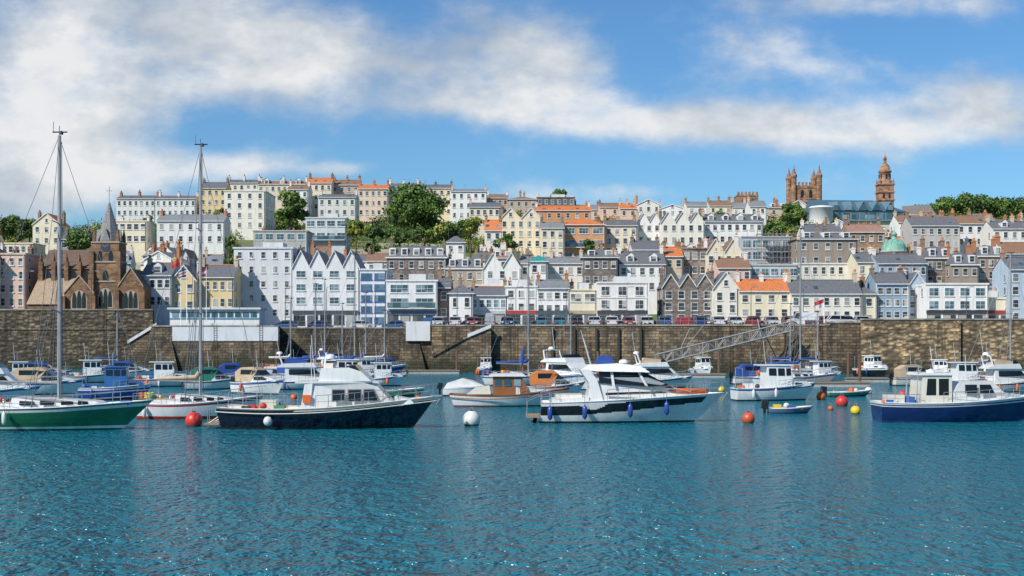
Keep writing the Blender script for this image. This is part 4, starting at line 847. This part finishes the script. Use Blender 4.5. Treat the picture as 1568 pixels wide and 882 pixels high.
    if style in('cuddy','wheelhouse'):
        rails(o,dp,.55,.99,.5,5)
        zt=z+1.85 if style!='cuddy' else z+1.1
        o.tube('antenna',FENW,[(T(.4),.3,zt-.1),(T(.37),.3,zt+1.7)],.018,4); o.tube('light_mast',STEEL,[(T(.45),0,zt-.1),(T(.45),0,zt+.8)],.03,5); o.tube('light_mast',STEEL,[(T(.45),-.3,zt+.5),(T(.45),.3,zt+.5)],.02,4)
    if style=='fly': rails(o,dp,.45,.99,.55,6); rails(o,dp,.0,.2,.6,2,close=False); clutter(o,T(.02),T(.18),B*.3,z,4)
    if extra and style in('cuddy','open','cover'):
        o.prism('outboard_engine',GBLK,[(T(0)-.5,z+.0),(T(0)-.05,z-.05),(T(0)-.02,z+.45),(T(0)-.42,z+.5)],lambda x,zz:.17); o.box('outboard_leg',GBLK,T(0)-.35,T(0)-.18,-.07,.07,-.3,z)
    if fen is None and style in('wheelhouse','fly') : fen=[(R.uniform(.1,.3),R.choice([ORG,FENW,FEN])),(R.uniform(.45,.65),R.choice([ORG,FENW,FEN]))]
    for t,m in (fen or ()): p=dp(t,-1,-.12); fender(o,p.x,p.y,p.z-.4,m)
    o.done()
yacht(85,658,9.9,14.9,GGREEN,GW,0,mt=.52,af=plain('antifoul_green',(.03,.12,.07),.8),cover=None,cab=GW,mr=.12,fen=[(.36,FENW)],zs=1.2,zb=1.5,bootm=GW,wires=.014)
yacht(309,641,7.2,15.7,GW,GRED,0,mt=.49,af=AF_R,cover=CANT,mr=.1,zs=.95,zb=1.35,bootm=GRED,fen=[(.12,FENW)],wires=.014)
def navyboat():
    wl=655; d=Dw(wl); k=F/d; L=10.9; o=Ob('trawler_motor_yacht',(Xp(507,d),d,0)); T=lambda p:(p-507)/k; Z=lambda p:(wl-p)/k
    mf=lambda kk,t: GC if kk>.93 else NAVY
    dp,sh,hb=hull(o,L,3.5,1.12,1.08,1.62,mf,af=AF_K,draft=.6,tw=.8,rake=1.2,srake=.25,ks=[.15,.3,.45,.6,.75,.86,.94,1.],bulw=.14,gun=GC,Nn=36)
    wf=lambda x,z:max(.3,1.35-max(0,x-1.2)*.28-(z-1.1)*.1)
    o.prism('saloon',GW,[(T(465),1.0),(T(612),1.15),(T(600),Z(612)),(T(578),Z(588)),(T(560),Z(586)),(T(478),Z(586))],wf)
    for a,b2,c in ((514,532,0),(538,556,0),(561,577,7)): o.sidewin('saloon_windows',SMOKE,[(T(a),Z(612)),(T(b2+c*.6),Z(612)),(T(b2-c*.3),Z(596)),(T(a),Z(596))],wf)
    for a,b2,c in ((514,532,0),(538,556,0),(561,577,7)): o.sidewin('window_surrounds',METAL,[(T(a)-.05,Z(612)-.05),(T(b2+c*.6)+.05,Z(612)-.05),(T(b2-c*.3)+.05,Z(596)+.05),(T(a)-.05,Z(596)+.05)],wf,.006)
    for s in (-.55,0,.55):
        o.face('front_windows',SMOKE,[(T(597)+.03,s-.24,Z(609)),(T(597)+.03,s+.24,Z(609)),(T(582)+.03,s+.22,Z(593)),(T(582)+.03,s-.22,Z(593))])
    o.prism('saloon_roof',GW,[(T(458),Z(586)+.003),(T(584),Z(586)+.003),(T(582),Z(583)),(T(458),Z(583))],lambda x,z:wf(x,2)+.12)
    o.prism('flybridge_coaming',GW,[(T(492),Z(583)+.003),(T(572),Z(583)+.003),(T(556),Z(568)),(T(540),Z(563)),(T(496),Z(563))],lambda x,z:1.12)
    o.prism('flybridge_screen',SMOKE,[(T(538),Z(564)),(T(555),Z(568)),(T(547),Z(559)),(T(540),Z(559))],lambda x,z:1.0)
    o.box('flybridge_seat',GC,T(500),T(512),-.6,.6,Z(563),Z(556)); o.lathe('steering_wheel',STEEL,[(.2,0),(.22,.03),(.2,.05)],(T(535),0,Z(560)),12)
    o.prism('trunk_cabin',GW,[(T(606),1.1),(T(636),1.3),(T(630),Z(611)),(T(606),Z(606))],lambda x,z:.75)
    o.prism('aft_bulkhead',GW,[(T(466),1.0),(T(480),1.0),(T(484),Z(586)),(T(472),Z(586))],lambda x,z:1.3)
    for sg in (-1,1): o.tube('mast_stays',WIRE,[(T(485),sg*1.0,Z(583)),(T(505),0,Z(530))],.012,4)
    o.tube('radar_mast',GW,[(T(494),0,Z(583)),(T(500),0,Z(540))],.07,6,.05); o.lathe('radome',GW,[(.25,0),(.28,.08),(.2,.2),(.02,.24)],(T(506),0,Z(549)),12); o.tube('antenna',FENW,[(T(480),.6,Z(583)),(T(474),.6,Z(513))],.018,4); o.tube('antenna',FENW,[(T(480),-.6,Z(583)),(T(478),-.6,Z(528))],.018,4)
    rails(o,dp,.5,.99,.65,8); rails(o,dp,.01,.36,.7,5,close=False); clutter(o,T(360),T(455),1.1,1.0,10)
    o.box('ice_box',GC,T(400),T(425),-.5,.5,1.0,1.45); o.box('stern_platform',TEAK,-L/2-.9,-L/2-.1,-1.2,1.2,.22,.3); 
    for sg in (-.8,.8): o.tube('platform_brackets',STEEL,[(-L/2-.8,sg,.22),(-L/2-.1,sg,.7)],.03,5)
    o.tube('boarding_ladder',STEEL,[(-L/2-.9,.3,.9),(-L/2-.95,.3,-.3)],.025,4); o.tube('boarding_ladder',STEEL,[(-L/2-.9,-.1,.9),(-L/2-.95,-.1,-.3)],.025,4)
    p=dp(.22,-1,-.16); o.lathe('ball_fender',FENW,[(.02,.24),(.15,.2),(.23,.05),(.23,-.06),(.15,-.2),(.02,-.24)],(T(420),p.y-.1,.45),12)
    bow=dp(1,1); o.tube('anchor_chain',WIRE,[(bow.x-.1,0,bow.z-.1),(bow.x+.35,0,.6),(bow.x+.55,0,-.3)],.025,4); o.box('bow_roller',STEEL,bow.x-.3,bow.x+.3,-.1,.1,bow.z,bow.z+.08)
    o.tube('anchor',METAL,[(bow.x+.3,0,bow.z+.05),(bow.x-.05,0,bow.z-.45)],.04,5); o.tube('rubbing_strake',GC,[dp(t/20,-1,-.03)-Vector((0,0,.22)) for t in range(0,21)],.03,5)
    o.box('life_ring',ORG,T(470)-.02,T(470)+.4,-1.42,-1.37,1.35,1.75); o.done()
navyboat()
def cruiser():
    wl=646; d=Dw(wl); k=F/d; L=10.3; o=Ob('motor_cruiser',(Xp(968,d),d,0)); T=lambda p:(p-968)/k; Z=lambda p:(wl-p)/k
    def mf(kk,t):
        if t<.25: lo=.30; hi=.82
        elif t<.42: hi=.82-.22*math.sin((t-.25)/.17*math.pi)*1; lo=.30+(t-.25)*.8
        else: lo=.42+.32*((t-.42)/.58)**1.1; hi=.86+.05*t
        return GBLK if lo<kk<hi and t<.93 else GW
    dp,sh,hb=hull(o,L,3.3,1.1,1.28,1.62,mf,af=AF_K,draft=.45,tw=.88,rake=1.7,srake=-.1,ks=[i/22 for i in range(1,23)],bulw=.04,Nn=64,gun=GW)
    wf=lambda x,z:max(.25,1.38-max(0,x-.6)*.30-(z-1.2)*.16)
    o.prism('deckhouse',GW,[(T(895),1.05),(T(1088),1.45),(T(1062),Z(600)),(T(1040),Z(596)),(T(990),Z(577)),(T(905),Z(577))],wf)
    o.prism('upper_glazing',SMOKE,[(T(915),Z(577)-.3),(T(1030),Z(594)),(T(1012),Z(584)),(T(984),Z(569)),(T(915),Z(566))],lambda x,z:wf(x,z)+.012)
    for a,b2 in ((935,932),(985,972)): o.sidewin('mullions',GW,[(T(a),Z(590)),(T(a+4),Z(590)),(T(b2+4),Z(567)),(T(b2),Z(567))],wf,.03)
    o.prism('hardtop',GW,[(T(886),Z(566)),(T(920),Z(568)),(T(980),Z(569)),(T(992),Z(569.5)),(T(978),Z(560)),(T(945),Z(556)),(T(900),Z(558))],lambda x,z:1.28-(z-Z(566))*.8)
    o.prism('arch',GW,[(T(903),1.2),(T(922),1.2),(T(912),Z(580)),(T(900),Z(565)),(T(886),Z(565)),(T(900),Z(585))],lambda x,z:1.32)
    o.sidewin('coaming_stripe',GBLK,[(T(925),Z(604)),(T(1020),Z(601)),(T(1010),Z(598)),(T(925),Z(600))],wf)
    o.prism('blue_cover',CANB,[(T(912),Z(557)),(T(940),Z(557)),(T(936),Z(546)),(T(922),Z(544)),(T(914),Z(549))],lambda x,z:.45)
    o.tube('antenna',FENW,[(T(905),.5,Z(560)),(T(890),.5,Z(505))],.018,4); o.tube('antenna',FENW,[(T(905),-.5,Z(560)),(T(893),-.5,Z(518))],.018,4); o.lathe('radome',GW,[(.26,0),(.28,.08),(.2,.18),(.02,.22)],(T(955),0,Z(556)),12)
    o.prism('cockpit',GW,[(T(838),1.0),(T(900),1.0),(T(900),Z(606)),(T(845),Z(610))],lambda x,z:1.4); o.box('cockpit_seats',GC,T(850),T(890),-1.1,1.1,Z(610),Z(603))
    zz=1.62; o.tube('foredeck_sunpad',ORG,[(T(1015),-.45,zz+.1),(T(1035),-.5,zz+.12),(T(1075),-.3,zz+.08),(T(1082),0,zz+.1),(T(1075),.3,zz+.08),(T(1015),.45,zz+.12)],.14,8)
    o.box('swim_platform',TEAK,-L/2-.75,-L/2-.02,-1.35,1.35,.3,.4); o.tube('outdrive',GBLK,[(-L/2-.2,0,.3),(-L/2-.4,0,-.4)],.12,6)
    for sg in (-1,1): o.tube('stern_rails',STEEL,[(-L/2-.7,sg*1.2,.4),(-L/2-.7,sg*1.2,1.2),(-L/2,sg*1.3,1.5)],.022,4)
    rails(o,dp,.42,.99,.6,9); rails(o,dp,0,.12,.5,2,close=False)
    for px in (841,893,961,1016): p=dp((px-822)/288,-1,-.15); fender(o,T(px),p.y,p.z-.55,FEN,.72,.14)
    bow=dp(1,1); o.tube('mooring_line',WIRE,[(bow.x,0,bow.z),(bow.x+.5,0,.5),(bow.x+.8,0,-.2)],.02,4); o.tube('anchor',METAL,[(bow.x+.15,0,bow.z+.03),(bow.x-.15,0,bow.z-.4)],.05,5)
    o.done()
cruiser()
def launch():
    wl=622; d=Dw(wl); k=F/d; L=7.9; o=Ob('wooden_cabin_launch',(Xp(784,d),d,0)); T=lambda p:(p-784)/k; Z=lambda p:(wl-p)/k
    mf=lambda kk,t: WOOD if kk>.9 else GW
    dp,sh,hb=hull(o,L,2.7,.85,.78,1.25,mf,af=AF_R,draft=.45,tw=.6,rake=.7,srake=.35,ks=[.15,.3,.5,.7,.86,.93,1.],bulw=.1,gun=WOOD)
    wf=lambda x,z:max(.2,.98-max(0,x-1)*.3-(z-.9)*.08)
    o.prism('trunk_cabin',GW,[(T(790),.8),(T(848),1.0),(T(842),Z(597)),(T(790),Z(592))],wf)
    o.prism('wheelhouse',WOOD,[(T(755),.8),(T(812),.8),(T(806),Z(590)),(T(798),Z(576)),(T(755),Z(576))],wf); o.prism('wheelhouse_roof',GW,[(T(748),Z(576)+.003),(T(806),Z(576)+.003),(T(800),Z(571)),(T(752),Z(572))],lambda x,z:1.08)
    for a,b2 in ((758,768),(772,783),(787,798)): o.sidewin('wheelhouse_windows',GLB,[(T(a),Z(591)),(T(b2),Z(591)),(T(b2)-.03,Z(580)),(T(a),Z(580))],wf)
    for a in (812,824,836): o.sidewin('portholes',SMOKE,[(T(a),Z(604)),(T(a+6),Z(604)),(T(a+6),Z(600)),(T(a),Z(600))],wf)
    o.tube('mast',WOOD,[(T(800),0,Z(572)),(T(800),0,Z(520))],.05,6,.03); o.prism('aft_canopy',GC,[(T(715),.85),(T(752),.85),(T(750),Z(590)),(T(730),Z(592))],lambda x,z:.9)
    rails(o,dp,.6,.98,.5,5); o.tube('mizzen_sail_cover',CANB,[(T(798),-.1,Z(556)),(T(802),-.1,Z(530))],.16,7,.06)
    o.tube('rubbing_strake',WOOD,[dp(t/20,-1,-.03)-Vector((0,0,.2)) for t in range(21)],.03,5); o.done()
launch()
motor(712,606,3.6,'cover',GW,GW,0,can=CANW,name='covered_dinghy',zs=.6,zb=.8)
def rightboat():
    wl=645; d=Dw(wl); k=F/d; L=9.2; c=1343+L*k/2; o=Ob('cabin_fishing_boat',(Xp(c,d),d,0)); T=lambda p:(p-c)/k; Z=lambda p:(wl-p)/k
    mf=lambda kk,t: GW if kk>.9 else (GW if .78<kk<.83 else gel((.01,.03,.13)))
    dp,sh,hb=hull(o,L,3.1,1.1,1.1,1.5,mf,af=AF_B,draft=.4,tw=.85,rake=1,srake=.05,ks=[.15,.3,.5,.65,.78,.83,.9,1.],bulw=.12)
    wf=lambda x,z:max(.3,1.2-max(0,x-.8)*.25-(z-1)*.1)
    o.prism('cockpit_shelter',GC,[(T(1400),1.0),(T(1448),1.0),(T(1448),Z(574)),(T(1404),Z(574))],lambda x,z:1.15); o.sidewin('shelter_windows',SMOKE,[(T(1409),Z(604)),(T(1424),Z(604)),(T(1424),Z(579)),(T(1411),Z(579))],lambda x,z:1.15); o.sidewin('shelter_windows',SMOKE,[(T(1428),Z(604)),(T(1443),Z(604)),(T(1443),Z(579)),(T(1428),Z(579))],lambda x,z:1.15); o.prism('shelter_roof',GW,[(T(1396),Z(574)+.003),(T(1452),Z(574)+.003),(T(1450),Z(570)),(T(1400),Z(570))],lambda x,z:1.25)
    o.prism('cabin',GW,[(T(1450),1.0),(T(1580),1.25),(T(1560),Z(604)),(T(1530),Z(600)),(T(1512),Z(583)),(T(1462),Z(583)),(T(1450),Z(600))],wf)
    for a,b2,cc in ((1468,1486,0),(1490,1508,6)): o.sidewin('cabin_windows',SMOKE,[(T(a),Z(601)),(T(b2+cc),Z(601)),(T(b2),Z(588)),(T(a),Z(588))],wf)
    o.tube('gantry',STEEL,[(T(1395),-1.1,1.1),(T(1398),-1.1,Z(560)),(T(1398),1.1,Z(560)),(T(1395),1.1,1.1)],.04,5); o.tube('antenna',FENW,[(T(1430),0,Z(571)),(T(1424),0,Z(530))],.02,4); o.tube('antenna',FENW,[(T(1480),0,Z(583)),(T(1478),0,Z(545))],.02,4)
    o.lathe('radome',GW,[(.24,0),(.26,.08),(.02,.2)],(T(1425),0,Z(570)),12); rails(o,dp,.4,.99,.6,8); rails(o,dp,0,.25,.5,3,close=False); clutter(o,T(1352),T(1398),1.1,1.0,9)
    o.box('pot_hauler',GC,T(1355),T(1380),-.7,.5,1,1.5); o.box('fish_boxes',plain('blue_plastic',(.03,.12,.4),.5),T(1382),T(1394),-.9,.2,1,1.4); o.done()
rightboat()
motor(1187,613,6.4,'wheelhouse',GW,GBLUE,0.12,name='cabin_cruiser',zs=.95,zb=1.35,B=2.6,fen=[(.2,FENW),(.5,FENW)])
motor(1211,633,2.75,'open',gel((.10,.16,.24)),GW,0,name='rowing_dinghy',zs=.32,zb=.45,af=AF_B,B=1.3)
motor(1300,607,3.9,'open',gel((.04,.22,.13)),GW,.2,name='rowing_dinghy',zs=.35,zb=.5)
motor(178,612,5.4,'wheelhouse',GBLUE,GW,.1,cab=gel((.03,.12,.32)),name='fishing_boat',zs=.9,zb=1.2); motor(70,604,6.6,'cuddy',GW,GBLUE,.05,can=CANT,name='cabin_cruiser',zs=.95,zb=1.3); motor(-5,614,6.5,'fly',GW,GBLUE,0.1,name='flybridge_cruiser',can=None)
motor(398,603,5.2,'cuddy',GW,GBLUE,-.5,can=CANT,name='cabin_cruiser',zs=.95,zb=1.25,fen=[(.3,ORG)]); motor(470,596,7.2,'fly',GW,GBLUE,.15,can=CANB,name='flybridge_cruiser'); motor(530,588,7,'wheelhouse',GBLUE,GW,.2,name='fishing_boat'); motor(612,607,4.2,'open',gel((.05,.3,.15)),GW,.1,name='work_dinghy',zs=.5,zb=.7)
motor(330,596,5.5,'cuddy',GW,GGREEN,.3,can=gel((.03,.2,.12)),name='cabin_cruiser'); motor(250,592,6,'wheelhouse',GW,GRED,.2,name='fishing_boat')
motor(872,596,7.5,'fly',GW,GBLUE,-.9,can=None,name='flybridge_cruiser',zs=1.2,zb=1.6,B=3); motor(850,606,5,'cuddy',GW,GRED,.1,can=plain('orange_canvas',(.6,.2,.05),.8),name='cabin_cruiser'); motor(1010,594,6.5,'fly',GC,GBLUE,.1,can=CANT,name='flybridge_cruiser')
motor(744,574,4.6,'wheelhouse',GBLUE,GW,-1.3,name='fishing_boat'); motor(1076,575,5.6,'wheelhouse',GW,GW,-1.3,name='fishing_boat'); motor(1336,577,5.6,'wheelhouse',GBLK,GW,-1.1,name='fishing_boat',zs=1); motor(1258,586,5,'wheelhouse',GW,GBLUE,.3,name='fishing_boat'); motor(1160,588,5.4,'cuddy',GW,GBLUE,.2,can=CANB,name='cabin_cruiser')
motor(1475,595,6.4,'wheelhouse',GW,GBLUE,.1,name='fishing_boat'); motor(1545,600,6.4,'fly',GW,GRED,.2,can=CANT,name='flybridge_cruiser'); motor(1405,590,5.4,'cuddy',GC,GBLUE,.2,can=CANT,name='cabin_cruiser'); motor(1520,583,5,'wheelhouse',GBLUE,GW,.4,name='fishing_boat'); motor(1440,581,5,'wheelhouse',GRED,GW,-.4,name='fishing_boat')
motor(515,574,6.5,'fly',GW,GBLUE,-.4,can=CANB,name='flybridge_cruiser'); motor(600,569,6,'cuddy',GW,GBLUE,.2,name='cabin_cruiser'); motor(70,582,6,'cuddy',GW,GRED,.1,name='cabin_cruiser'); motor(140,586,6,'wheelhouse',GW,GGREEN,.3,name='fishing_boat'); motor(30,588,5,'wheelhouse',GBLUE,GW,.3,name='fishing_boat')
motor(200,579,6,'cuddy',GW,GBLUE,.1,name='cabin_cruiser'); motor(560,580,5.2,'wheelhouse',GW,GRED,.4,name='fishing_boat'); motor(455,583,5.4,'cuddy',GW,GBLUE,-.4,can=CANB,name='cabin_cruiser'); motor(585,591,5,'wheelhouse',GW,GBLUE,.2,name='fishing_boat'); motor(365,585,5,'cuddy',GW,GBLUE,.3,can=CANB,name='cabin_cruiser')
for (cx,wl,L,mh,hc,st,cv,yw) in ((803,590,8,13.,GW,GBLUE,CANB,.1),(1219,592,8.4,15.4,GW,GBLUE,CANB,.05),(1541,592,8.5,13,GC,GRED,CANB,.1),(478,577,8,11.5,GW,GBLUE,CANB,.2),(493,571,8,13,GBLUE,GW,CANB,-.2),(538,578,8,15,GW,GRED,CANB,.1),(556,572,7.5,11,GW,GBLUE,CANB,.3),(441,574,7,10,GW,GBLUE,CANW,.1),(870,577,7,7.8,GW,GRED,CANB,.2),(1248,578,7,8,GW,GBLUE,CANB,.4),(1206,577,7,9,GW,GBLUE,CANB,.1),(585,573,7,8.5,GBLUE,GW,CANW,.3),(520,572,7.2,9.5,GW,GGREEN,CANB,0.1),(175,577,7,8,GW,GBLUE,CANB,.2)):
    yacht(cx,wl,L,mh,hc,st,yw,cover=cv,spr=1,wires=.014,mr=.085)
def buoy(px,wl,r,col,top=True,name='mooring_buoy'):
    d=Dw(wl); r=r/F*d; o=Ob(name,(Xp(px,d),d,0)); m=plain('buoy_plastic',col,.4,0,.12)
    pr=[(r*math.cos(a),r*.72+r*math.sin(a)) for a in np.linspace(-1.5,1.5,14)]; o.lathe('float',m,pr,(0,0,0),20)
    o.lathe('weed_band',plain('weed',(.05,.06,.02),.9),[(r*.74,-.02),(r*.87,r*.14),(r*.90,r*.19)],(0,0,.005),20); o.lathe('band',BLACK,[(r*.2,0),(r*.16,r*.14)],(0,0,r*1.69),10)
    o.tube('mooring_ring',METAL,[(-.09,0,r*1.75),(-.07,0,r*1.75+.14),(.07,0,r*1.75+.14),(.09,0,r*1.75)],.02,5); o.done()
RD=(.65,.05,.04); WT=(.72,.72,.66); YL=(.8,.55,.02); OR=(.75,.12,.02)
for a in ((297,653,13,RD),(722,652,13.5,WT),(1146,648,10,(.55,.09,.04)),(1289,622,9.5,RD),(1310,634,7.5,YL),(1257,612,7,OR),(702,620,5,YL),(1330,603,6,WT),(640,614,5,OR),(1105,600,5,YL),(905,612,5,OR),(1382,608,6,RD),(1272,628,4,OR),(450,612,5,OR),(240,618,6,OR),(1236,596,5,YL)): buoy(*a)
# ------------------------------------------------------------ sky
S=Vector((-.66,-.64,.76)).normalized()
w=bpy.data.worlds.new('World'); sc.world=w; w.use_nodes=True; nt=w.node_tree; nt.nodes.clear()
try: w.cycles.sampling_method='MANUAL'; w.cycles.sample_map_resolution=256
except Exception: pass
sky=N(nt,'ShaderNodeTexSky',sky_type='NISHITA'); sky.sun_disc=False; sky.sun_elevation=math.asin(S.z); sky.sun_rotation=math.atan2(S.x,S.y); sky.air_density=1.0; sky.dust_density=.3; sky.ozone_density=2.5
tint=mixc(nt,sky.outputs[0],(.55,.88,1.15),1,'MULTIPLY')
bg=N(nt,'ShaderNodeBackground'); nt.links.new(tint,bg.inputs[0]); bg.inputs[1].default_value=.1
tc=N(nt,'ShaderNodeTexCoord'); sp=N(nt,'ShaderNodeSeparateXYZ'); nt.links.new(tc.outputs['Generated'],sp.inputs[0])
yc=mth(nt,'MAXIMUM',sp.outputs[1],.2); u=mth(nt,'DIVIDE',sp.outputs[0],yc); v=mth(nt,'DIVIDE',sp.outputs[2],yc)
cb=N(nt,'ShaderNodeCombineXYZ'); nt.links.new(u,cb.inputs[0]); nt.links.new(v,cb.inputs[1]); uv=cb.outputs[0]
blobs=[(230,85,290,80,1.15),(40,165,190,85,1.),(110,5,240,32,.6),(470,75,120,50,.75),(775,85,160,72,1.05),(850,172,130,38,.95),(650,165,100,26,.5),(1235,195,220,40,1.05),(1490,160,170,62,.95),(1380,2,200,32,1.05),(1190,95,120,36,.55),(375,254,100,24,.95),(518,260,50,15,.7),(1000,188,120,30,.5),(960,298,220,22,.6),(60,285,160,70,.9)]
tot=None
for cx,cy,rx,ry,a in blobs:
    s1=N(nt,'ShaderNodeVectorMath',operation='MULTIPLY_ADD'); nt.links.new(uv,s1.inputs[0]); s1.inputs[1].default_value=(F/rx,F/ry,0); s1.inputs[2].default_value=(-(cx-CX)/rx,-(HY-cy)/ry,0)
    s3=N(nt,'ShaderNodeVectorMath',operation='DOT_PRODUCT'); nt.links.new(s1.outputs[0],s3.inputs[0]); nt.links.new(s1.outputs[0],s3.inputs[1])
    g=mth(nt,'MULTIPLY',mth(nt,'POWER',2.718,mth(nt,'MULTIPLY',s3.outputs['Value'],-.9)),a)
    tot=g if tot is None else mth(nt,'ADD',tot,g)
def uvs(sx,sy,oz=0):
    m=N(nt,'ShaderNodeVectorMath',operation='MULTIPLY_ADD'); nt.links.new(uv,m.inputs[0]); m.inputs[1].default_value=(sx,sy,0); m.inputs[2].default_value=(0,0,oz); return m.outputs[0]
tot=mth(nt,'MINIMUM',tot,1.05)
n1=noise(nt,uvs(1,1.7),8.5,6,.6); n2=noise(nt,uvs(1,1.6,4),7,5,.58)
den=mth(nt,'ADD',tot,mth(nt,'MULTIPLY',mth(nt,'SUBTRACT',n1,.5),2.6))
mr=N(nt,'ShaderNodeMapRange',interpolation_type='SMOOTHSTEP'); nt.links.new(den,mr.inputs[0]); mr.inputs[1].default_value=.12; mr.inputs[2].default_value=1.2; mr.inputs[3].default_value=0; mr.inputs[4].default_value=.95
shade=mth(nt,'ADD',mth(nt,'MULTIPLY',n2,1.5),mth(nt,'MULTIPLY',den,.16))
cc=ramp(nt,shade,[(.62,(.42,.48,.57)),(.83,(.62,.66,.70)),(.99,(.86,.86,.86))])
bg2=N(nt,'ShaderNodeBackground'); nt.links.new(cc,bg2.inputs[0]); bg2.inputs[1].default_value=1.
ms=N(nt,'ShaderNodeMixShader'); nt.links.new(mr.outputs[0],ms.inputs[0]); nt.links.new(bg.outputs[0],ms.inputs[1]); nt.links.new(bg2.outputs[0],ms.inputs[2])
out=N(nt,'ShaderNodeOutputWorld'); nt.links.new(ms.outputs[0],out.inputs[0])
sl=bpy.data.lights.new('sun','SUN'); sl.energy=4.8; sl.angle=math.radians(.5); sl.color=(1,.94,.85); so=bpy.data.objects.new('sun',sl); so.rotation_euler=(-S).to_track_quat('-Z','Y').to_euler(); sc.collection.objects.link(so)
cam=bpy.data.cameras.new('camera'); cam.sensor_width=36; cam.lens=36*F/1568; cam.shift_y=81/1568; cam.clip_end=8000; cam.clip_start=.5
co=bpy.data.objects.new('camera',cam); co.location=(0,0,CH); co.rotation_euler=(math.pi/2,0,0); sc.collection.objects.link(co); sc.camera=co
sc.view_settings.view_transform='Standard'; sc.view_settings.look='None'; sc.view_settings.exposure=0
